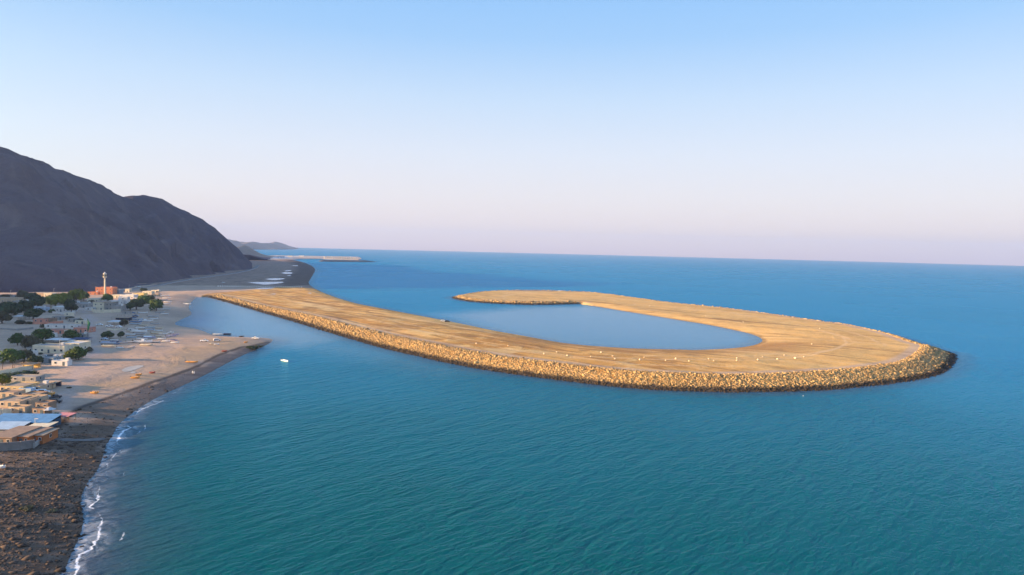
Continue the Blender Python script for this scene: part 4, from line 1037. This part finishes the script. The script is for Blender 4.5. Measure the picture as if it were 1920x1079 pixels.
# lamp posts
for px, py, lab in ((101, 553, 'thin lamp post at the mountain foot above the yellow green trees'), (242, 545, 'thin lamp post by the mountain road behind the cream block'), (112, 663, 'thin lamp post before the long cream house'), (180, 549, 'thin pole left of the orange house'), (66, 807, 'short white pole by the cream pergola'), (20, 557, 'thin lamp post near the tan house at the far left')):
    g0 = G(px, py); lp = thing('lamp_post', lab, 'lamp post', g0, group='lamp posts in the village'); hh_ = 7.5 if py < 700 else 4
    MB().tube((0, 0, -.2), (0, 0, hh_), .11, .07, 6).build('pole', W_WHITE, lp); MB().box(-.1, 1.1, -.12, .12, hh_, hh_ + .16).build('lamp_head', W_WHITE, lp)

# ------------------------------------------------------------------ trees
for a in [('big dark tree at the far left, above the white canopy', 8, 594, 15, 'dark', 1.2), ('dark spreading tree beside the grey white house', 26, 590, 12, 'dark', 1.2), ('low dark tree right of the white canopy', 62, 598, 10, 'dark', 1.5),
          ('dark tree in the grove behind the white roofed house', 50, 585, 12, 'dark', 1.1), ('dark bushy tree against the yellow gable wall', 70, 577, 11, 'dark', 1.2), ('olive tree at the far left edge over the village lane', 4, 606, 11, 'olive', 1.2),
          ('large yellow green tree behind the bluish white house', 104, 574, 12, 'yellow', 1.25), ('yellow green tree joined to the large one on its right', 121, 571, 11, 'yellow', 1.1), ('tall green tree below the mountain, right end of the grove', 143, 565, 12, 'yellow', 1.15), ('green tree at the end of the grove beside the orange annex', 157, 563, 8, 'green', 1.2),
          ('dark round tree at the corner of the bluish white house', 134, 586, 11, 'dark', 1.05), ('dark tree over the lane behind the bluish white house', 132, 574, 8, 'dark', 1), ('small tree at the base of the slim tower', 202, 566, 8, 'green', 1.1), ('small tree before the cream house under the tower', 171, 572, 5, 'olive', 1.2),
          ('broad dark tree clump on the waterfront right of the white cube', 256, 580, 11, 'dark', 1.3), ('green topped tree behind the broad waterfront clump', 268, 574, 11, 'green', 1.25), ('dark tree at the left end of the waterfront clump', 244, 581, 8, 'dark', 1.2), ('dense round green tree standing alone at the boat beach', 293, 582, 11.5, 'green', 1.1),
          ('round tree alone on the pale bare ground', 33, 647, 11, 'green', 1.05), ('big olive green tree above the long cream house', 80, 640, 12, 'green', 1.35), ('brown leafless-looking tree left of the long cream house', 60, 654, 12, 'olive', 1.3), ('olive tree touching the long cream house on its left end', 76, 657, 9, 'olive', 1.3),
          ('flat topped tree beside the tiny cream cube', 133, 637, 9, 'green', 1.5), ('big green tree at the corner of the lane by the cream end block', 147, 674, 12, 'green', 1.15), ('tree behind the white garden wall house', 130, 675, 9, 'yellow', 1.1), ('small tree at the lane corner beyond the big green tree', 167, 660, 5, 'olive', 1.1),
          ('wide green tree in the orchard at the far left', 20, 679, 12, 'green', 1.5), ('orchard tree right of the wide green one', 46, 676, 10, 'olive', 1.4), ('dark orchard tree above the thatch pergola', 66, 683, 9, 'dark', 1.2), ('yellow green tree at the frame edge above the tan house', 4, 724, 11, 'yellow', 1.15),
          ('dark tree in the middle of the boat beach', 201, 634, 8, 'dark', 1.3), ('small dark tree right of the beach tree', 226.5, 633, 6.5, 'dark', 1.0), ('olive tree at the corner of the broad pale shade roof', 233, 611, 7, 'olive', 1.1), ('small tree in the yard of the middle row houses', 60, 753, 5.5, 'green', 1.0),
          ('dark tree beyond the yellow house near the parked cars', 281, 563, 6, 'dark', 1.4), ('tiny dark tree at the far end of the village road', 269, 546, 4, 'dark', 1.5), ('dark tree behind the far left tan house', 45, 561, 8, 'olive', 1.4), ('dark low tree near the small cream house under the mountain', 60, 563, 8, 'dark', 1.5)]:
    tree(a[0], a[1], a[2] + 1, a[3] * 1.15, a[4], a[5] * .95)
for a in [('olive hedge at the far left below the mountain', 10, 558, 11, 'olive', .5), ('round bush before the white roofed house', 79, 587, 6, 'dark', .9), ('round green bush beside the bluish white house', 97, 587, 7, 'green', .9), ('olive bush under the sky blue tarpaulin', 36, 608, 9, 'olive', .8), ('brown olive bush right of the tarpaulin shelter', 54, 608, 7, 'olive', .7),
          ('low bush before the long white house', 83, 614, 8, 'olive', .7), ('grey olive bush behind the long white house', 131, 600, 9, 'olive', .7), ('bush at the lane behind the salmon roofed house', 150, 604, 8, 'olive', .7), ('dark hedge along the pale garden wall', 22, 708, 20, 'dark', .45), ('dark hedge end beneath the thatch pergola', 55, 704, 14, 'dark', .6),
          ('green planting under the cream pergola', 72, 811, 10, 'green', .45), ('green planting by the pale blue shed roof', 21, 808, 5, 'green', .7), ('small bush by the slipway head', 94, 816, 5, 'olive', .8), ('low brown scrub on the rocky foreshore', 50, 955, 14, 'olive', .4), ('olive weeds among the shore rocks', 99, 960, 10, 'olive', .45), ('low shrub before the long cream house', 74, 665, 5, 'olive', .7), ('dark bush beside the tan shelter', 130, 728, 5, 'olive', .4)]:
    shrub(*a)
shrub('dark green sprawling bush on the shore of the sand point', 473, 654.5, 15, 'dark', .35); shrub('dark green creeping end of the bush at the water edge', 486, 650.5, 9, 'dark', .3)
for a in [('palm with yellow green fronds left of the thatch pergola', 24, 692, 16, 'yellow'), ('short palm at the frame edge of the orchard', 5, 693, 14, 'yellow'), ('palm in front of the white garden wall house', 125, 682, 14, 'yellow'), ('small palm behind the left end of the pink awning', 106, 787, 12, 'green'), ('small palm at the right end of the pink awning', 128, 786, 12, 'green'), ('low palm in the orchard behind the pergola', 45, 690, 13, 'olive')]:
    palm(*a)

# ------------------------------------------------------------------ cars
for a in [('white pickup with its nose to the pale blue gate shed', 70, 738.5, 'pickup', 'white', 3.0), ('white car parked right behind the white pickup', 81, 738, 'suv', 'white', .15), ('dark pickup under the shelter by the orange container', 103, 748, 'pickup', 'dark', 1.2), ('dark car right beside the orange container', 104, 756, 'suv', 'dark', .4),
          ('white car alone on the open square', 187, 610.5, 'sedan', 'white', .2), ('white pickup left of the two under the pale shade roof', 205, 613.5, 'pickup', 'white', .1), ('white car with dark windows before the pale shade roof', 223, 615, 'suv', 'white', -.2), ('pale car before the dark beach tree', 196, 637.5, 'sedan', 'paleblue', -.1),
          ('dark car parked before the long cream house', 97, 671, 'suv', 'dark', .3), ('grey car near the long cream house front', 86, 671, 'sedan', 'grey', .1), ('blue car in the lane by the waterfront trees', 249, 588, 'sedan', 'blue', .5), ('dark blue pickup below the waterfront clump', 254, 594, 'pickup', 'blue', .2),
          ('dark car farthest along the lagoon side row', 296, 549, 'suv', 'dark', .2), ('white car on the mountain road', 260, 538.8, 'suv', 'white', .3), ('pale van near the lagoon head by the dark tree', 300, 553, 'suv', 'grey', .1)]:
    car(a[0], a[1], a[2], a[3], a[4], a[5])
car('white pickup with a dark canopy on the sand point', 383, 641, 'pickup', 'white', .1, 'cars on the sand point'); car('white pickup close to the tip of the sand point', 479, 636, 'pickup', 'white', 3.1, 'cars on the sand point'); car('white car parked in the middle of the sand point', 407, 640, 'suv', 'white', .5, 'cars on the sand point')
car('white jeep on the inner shore of the spit', 831, 603.5, 'suv', 'white', .1, 'cars on the spit'); car('dark jeep nose to tail with the white jeep', 839, 604.5, 'suv', 'dark', .1, 'cars on the spit'); car('white car far out on the far arm of the spit', 1049, 546.8, 'suv', 'white', .0, 'cars on the spit')
car('dark car at the near end of the barrier row', 419, 531, 'suv', 'white', .2, 'cars on the spit')['label'] = 'white car on the dark plain above the barrier row'

# ------------------------------------------------------------------ boats on the beach
B_ = [('white skiff at the lagoon edge, bow to the water', 278, 602.5, 16, 'white', .1), ('white skiff up the beach by the lagoon corner, slightly turned', 309, 590, 15, 'white', -.15), ('grey skiff below the lone round tree', 287, 595, 17, 'grey', .1), ('white launch with a red stripe and a console', 272, 603.5, 20, 'white', .05, None, True),
      ('pale blue skiff under the dark blue pickup', 258, 600.5, 18, 'paleblue', 0), ('blue skiff between the shade roofs and the launch', 255, 605, 20, 'blue', .04), ('pale blue skiff second row below the blue one', 254, 609, 19, 'paleblue', -.04), ('grey white skiff behind the launch', 291, 608.5, 14, 'grey', .1),
      ('white skiff with an upright bow near the beach centre', 263, 616.5, 17, 'white', -.12), ('pale blue skiff right of the upright bow skiff', 281, 615.5, 16, 'paleblue', .05), ('pale blue skiff in the third row, partly hidden', 281, 619.5, 17, 'paleblue', .03), ('long white skiff at the left of the third row', 249, 619.5, 18, 'white', -.1), ('cream skiff at the right end of the third row', 298, 616.5, 17, 'cream', -.04),
      ('longest white skiff in the fourth row', 261, 624, 28, 'white', -.08), ('pale skiff just below the longest white one', 262, 627.5, 20, 'grey', -.05), ('cream skiff right of the longest white skiff', 294, 626.8, 20, 'cream', -.05), ('white skiff right end of the fourth row', 297, 621.5, 15, 'white', -.05),
      ('lilac covered launch by itself below the fourth row', 280, 634.5, 21, 'lilac', .05, 'white'), ('small grey skiff left of the lilac launch', 262, 631.5, 10, 'grey', .4), ('large white launch with red keel in the front row', 268, 643.5, 30, 'white', .12, None, True), ('grey white skiff left of the red keel launch', 245, 643, 16, 'grey', -.1), ('pale skiff in the front row beside the blue covered boats', 231, 644, 14, 'grey', 0),
      ('long skiff under a bright blue cover in the front row', 203, 645.5, 25, 'paleblue', .04, 'blue'), ('skiff with a navy cover behind the blue covered one', 218, 643, 18, 'blue', .02, 'navy'), ('small blue and white skiff at the end of the blue covers', 219, 646.5, 9, 'blue', .2),
      ('cream skiff in front of the blue covered skiffs', 204, 651, 24, 'cream', -.12), ('small white dinghy lowest on the dry beach', 225, 654, 12, 'white', -.2), ('narrow cream dugout lying on the lit sand', 275, 648.8, 22, 'cream', -.02, None, False), ('faint grey skiff low on the beach', 247, 652.5, 11, 'grey', .05),
      ('white skiff with a covered bow at the sand bend', 311, 641.5, 13, 'white', .05), ('dark covered skiff at the sand bend', 325, 639.8, 15, 'lilac', -.05, 'navy'), ('bright white skiff nearest the sand point of the bend group', 328, 644, 14, 'white', .03), ('lilac grey skiff in the middle of the upper bend group', 321, 631.5, 17, 'lilac', .08), ('grey white skiff left in the upper bend group', 310, 634, 14, 'grey', .03), ('pale lilac skiff at the top of the bend group', 328, 628.5, 14, 'lilac', .08),
      ('small white launch with console above the bend group', 320, 625, 10, 'white', .2, None, True), ('white skiff farthest up beside the parked dark car', 309, 556, 14, 'white', .1), ('white skiff second from the far end of the lagoon row', 312, 560.5, 14, 'white', .05), ('grey skiff third from the far end of the lagoon row', 306, 564, 15, 'grey', .05), ('white skiff fourth from the far end of the lagoon row', 314, 567.5, 13, 'white', .05), ('pale skiff last of the lagoon row before the round tree', 313, 571, 12, 'paleblue', .05),
      ('overturned-looking grey skiff near the rim of the lagoon row', 300, 574, 12, 'grey', .2), ('yellow brown dinghy alone on the lit sand near the shore line', 178, 738.5, 13, 'orange', -.12), ('orange skiff on the bright sand above the pebble bank', 254, 710, 14, 'orange', .05), ('orange dinghy just above the orange skiff', 260, 704.5, 9, 'orange', .3), ('long orange canoe on the lit sand of the point', 360, 680.5, 21, 'orange', -.06),
      ('dark brown skiff on the bright sand right of the orange skiffs', 286, 700.5, 9, 'red', .1), ('brown skiff on the rim of the sand point', 421, 660, 9, 'red', .1), ('orange dinghy near the tip of the sand point', 461, 643, 6, 'orange', .1), ('white dinghy on the sand point beside the white car', 406, 647, 8, 'white', .1), ('yellow dinghy on the sand point left of the white dinghy', 397, 646, 6, 'cream', .1),
      ('white skiff on the gravel at the frame edge below the sea wall', 3, 879, 13, 'white', -.15)]
B_ += [('pale skiff pulled up beside the grey shed by the waterfront clump', 268, 588, 15, 'white', .1), ('white skiff on the sand right of the dense round tree', 312, 581, 14, 'white', -.1), ('grey skiff on the sand below the dense round tree, bow down the beach', 300, 587, 14, 'grey', .2), ('white skiff between the round tree and the red striped launch', 288, 599, 15, 'white', .05),
       ('cream skiff behind the longest white skiff', 247, 622, 17, 'cream', -.06), ('white skiff left below the longest white skiff', 244, 629, 18, 'white', -.07), ('blue skiff left of the small grey skiff', 247, 634, 16, 'paleblue', .04), ('white skiff squeezed between the lilac launch and the front row', 266, 637.5, 18, 'white', .06),
       ('pale skiff right of the lilac covered launch', 299, 632, 15, 'cream', .05), ('white skiff at the right end below the fourth row', 303, 637, 14, 'white', .04), ('grey skiff right of the large red keel launch', 292, 643, 15, 'grey', .1), ('white skiff under the dark beach tree', 214, 639.5, 14, 'white', .0),
       ('white skiff on open sand above the bend group', 306, 627.5, 14, 'white', .06), ('blue skiff high on the beach by the middle shade roof', 248, 597, 14, 'blue', .03), ('cream skiff above the upright bow skiff', 268, 611.5, 16, 'cream', -.04)]
for q in B_: boat(q[0], q[1], q[2], q[3], q[4], q[5] if len(q) > 5 else 0, q[6] if len(q) > 6 else None, q[7] if len(q) > 7 else False, engine=(q[3] > 9))
boat('white boat with dark seats afloat alone off the sand point', 534, 678.5, 22, 'white', -.75, None, False, True, 'boats afloat', 'motor_boat', z=-.15)
boat('white skiff in the shallows by the dark boat', 409, 628.5, 18, 'white', .0, None, False, True, 'boats afloat', z=-.1); boat('dark covered boat at the bow of the white shallow water skiff', 426, 628, 14, 'dark', .05, 'navy', False, True, 'boats afloat', z=-.1)
boat('white skiff afloat at the head of the lagoon', 350, 571.5, 16, 'white', -.1, None, False, True, 'boats afloat', z=-.1)
bd = boat('small dark sailing dinghy with a bare mast at the sand point', 453, 632.5, 8, 'dark', .1, None, False, False, 'boats afloat', 'sailing_dinghy'); MB().tube((0, 0, .5), (0, 0, 7), .12, .06).build('mast', D_METAL, bd); MB().tube((-2.5, 0, 6.6), (2.5, 0, 6.9), .09).build('yard', D_METAL, bd)
g0 = P(1506, 743, 0); by = thing('buoy', 'small white buoy floating before the golden rocks', 'buoy', (g0[0], g0[1], 0)); MB().tube((0, 0, -.3), (0, 0, .15), .25, .25, 10).build('float', W_WHITE, by); MB().tube((0, 0, .15), (0, 0, .5), .06, .03, 8).build('marker', W_WHITE, by)

# ------------------------------------------------------------------ people on the pebble bank
SKIN = simple('skin', (.30, .18, .12), .7, .05, 3.); ROBE = simple('white_robe', (.74, .73, .72), .85, .06, 2.); HAIR = simple('black_hair', (.02, .018, .016), .7, .1, 5.)
def person(label, px, py, stride, face):
    me = bpy.data.meshes.new('person'); bm = bmesh.new(); sk = bm.verts.layers.skin.verify()
    J = dict(pel=((0, 0, .92), .14), che=((0, 0, 1.30), .15), nec=((0, 0, 1.48), .065), chin=((.03, 0, 1.58), .085), head=((.01, 0, 1.69), .095))
    for s_, nm in ((-1, 'l'), (1, 'r')):
        J['sh' + nm] = ((0, s_ * .19, 1.40), .06); J['el' + nm] = ((-.03 * s_, s_ * .25, 1.12), .045); J['wr' + nm] = ((.07 * s_ + .04, s_ * .25, .88), .032); J['ha' + nm] = ((.09 * s_ + .05, s_ * .25, .78), .035)
        J['hip' + nm] = ((0, s_ * .09, .86), .095); J['kn' + nm] = ((.10 * s_ * stride + .03, s_ * .10, .48), .065); J['an' + nm] = ((.20 * s_ * stride - .02, s_ * .10, .08), .042); J['to' + nm] = ((.20 * s_ * stride + .14, s_ * .11, .03), .036)
    vs = {}
    for q, (co, r) in J.items(): v2 = bm.verts.new(co); v2[sk].radius = (r, r); vs[q] = v2
    vs['pel'][sk].use_root = True
    E_ = [('pel', 'che'), ('che', 'nec'), ('nec', 'chin'), ('chin', 'head')]
    for nm in 'lr': E_ += [('che', 'sh' + nm), ('sh' + nm, 'el' + nm), ('el' + nm, 'wr' + nm), ('wr' + nm, 'ha' + nm), ('pel', 'hip' + nm), ('hip' + nm, 'kn' + nm), ('kn' + nm, 'an' + nm), ('an' + nm, 'to' + nm)]
    for a, b2 in E_: bm.edges.new((vs[a], vs[b2]))
    bm.to_mesh(me); bm.free(); me.materials.append(SKIN)
    g0 = G(px, py); o = obj('person', me); o.location = (g0.x, g0.y, g0.z + .02); o.rotation_euler = (0, 0, face)
    tag(o, label, 'person', 'people walking on the pebble bank')
    o.modifiers.new('skin', 'SKIN'); sb = o.modifiers.new('smooth', 'SUBSURF'); sb.levels = 1; sb.render_levels = 2
    m = MB(); rings = [(.24, .27, .20), (.5, .24, .19), (.9, .21, .19), (1.15, .17, .21), (1.38, .14, .22), (1.47, .09, .11)]
    nn = 14; V, F = [], []
    for (zz, rx, ry) in rings:
        for q in range(nn): a = 2 * math.pi * q / nn; V.append((rx * math.cos(a), ry * math.sin(a), zz))
    for i in range(len(rings) - 1):
        for q in range(nn): F.append((i * nn + q, i * nn + (q + 1) % nn, (i + 1) * nn + (q + 1) % nn, (i + 1) * nn + q))
    m.add(V, F).build('robe', ROBE, o)
    for s_ in (-1, 1): MB().tube((0, s_ * .19, 1.42), (-.03 * s_, s_ * .26, 1.12), .085, .075, 8).tube((-.03 * s_, s_ * .26, 1.14), (.07 * s_ + .04, s_ * .255, .90), .075, .085, 8).build('sleeve', ROBE, o)
    bmh = bmesh.new(); bmesh.ops.create_uvsphere(bmh, u_segments=12, v_segments=8, radius=.115); 
    for v2 in bmh.verts: v2.co = (v2.co.x * 1.0 - .015, v2.co.y * .95, max(v2.co.z, -.03) + 1.70)
    mh_ = bpy.data.meshes.new('hair'); bmh.to_mesh(mh_); bmh.free(); mh_.materials.append(HAIR); obj('hair', mh_, o)
    MB().box(.095, .125, -.02, .02, 1.60, 1.655, .006).build('nose', SKIN, o)
    return o
person('person in a white robe walking ahead on the pebble bank', 364, 701.5, 1.0, .5); person('person in a white robe following behind on the pebble bank', 361, 701, -.8, .6)

# ------------------------------------------------------------------ pale stones on the spit and the row of barrier blocks
STONE = simple('pale_stone', (.70, .56, .38), .9, .15, 1.5)
SM = [mesh_np('stone', RV[i] * (1, 1, .9), RF, STONE) for i in range(6)]
SP = [(1020.4,664.4),(1044,661),(1064,667.6),(1108,669.8),(1127.4,662),(1149,668.7),(1153,673.6),(1208,671),(1200,675.5),(1248,677),(1267.5,673.8),(1292,678),(1329,674),(1338,677.6),(1382,672.5),(1382,677),(1421,676),(1430,670),
      (1458,674.5),(1470.7,667),(1491,672.8),(1507.5,670),(1537,617),(1323,593),(1394,604.5),(1522,646),(893,645),(953,649.5),(1217.6,574.5),(978,556)]
for i, (x, y) in enumerate(SP):
    g0 = G(x, y); sz = R.uniform(.5, .8) * (1.35 if i == 4 else 1)
    o = obj('pale_stone', SM[i % 6]); o.location = (g0.x, g0.y, g0.z + sz * .5); o.scale = (sz,) * 3; o.rotation_euler = (0, 0, R.uniform(0, 6))
    lab = 'pale stone block lying alone on the orange sand of the spit'
    if i == 4: lab = 'largest pale stone, set back toward the inner pool with a long shadow'
    elif 22 <= i <= 25: lab = ['pale stone alone on the wide sand near the tip of the spit', 'pale stone on the far bank above the inner pool', 'pale stone beside the embankment at the end of the inner pool', 'pale stone between the inner pool and the tip of the spit'][i - 22]
    elif i >= 26: lab = ['pale stone beside the bright sand patch on the near arm', 'second pale stone beside the bright sand patch, closer to the rocks', 'pale stone on the far arm of the spit', 'pale stone on the hook at the end of the far arm'][i - 26]
    tag(o, lab, 'stone', 'pale stones scattered on the spit')
CONC = simple('white_concrete', (.72, .66, .60), .85, .1, 1.)
blk = None
for i in range(38):
    x = 409 + i * 4.22; y = 538.2 + i * .036
    g0 = G(x, y)
    if blk is None:
        me = MB().add([(-.7, -.7, 0), (.7, -.7, 0), (.7, .7, 0), (-.7, .7, 0), (-.5, -.5, 2.2), (.5, -.5, 2.2), (.5, .5, 2.2), (-.5, .5, 2.2)], [(0, 3, 2, 1), (4, 5, 6, 7), (0, 1, 5, 4), (1, 2, 6, 5), (2, 3, 7, 6), (3, 0, 4, 7)]).mesh('barrier_block', CONC)
        blk = o = obj('barrier_block', me)
    else: o = blk.copy(); link(o)
    o.location = (g0.x, g0.y, g0.z - .1); o.rotation_euler.z = R.uniform(-.2, .2)
    tag(o, 'small white concrete block in the dotted row across the spit root', 'barrier', 'row of white barrier blocks at the spit root')

# ------------------------------------------------------------------ air
hz = MB().box(-16500, 16500, -16500, 16500, -8, 480)
mh = bpy.data.materials.new('haze_air'); mh.use_nodes = True; hn = mh.node_tree.nodes; hn.clear()
ho = hn.new('ShaderNodeOutputMaterial'); hv = hn.new('ShaderNodeVolumePrincipled')
hv.inputs['Color'].default_value = (.43, .60, 1.0, 1); hv.inputs['Density'].default_value = HAZE; hv.inputs['Anisotropy'].default_value = .1
mh.node_tree.links.new(hv.outputs[0], ho.inputs['Volume'])
ob = hz.build('haze', mh); ob['kind'] = 'stuff'; ob['label'] = 'pale blue haze over the sea and the far coast'
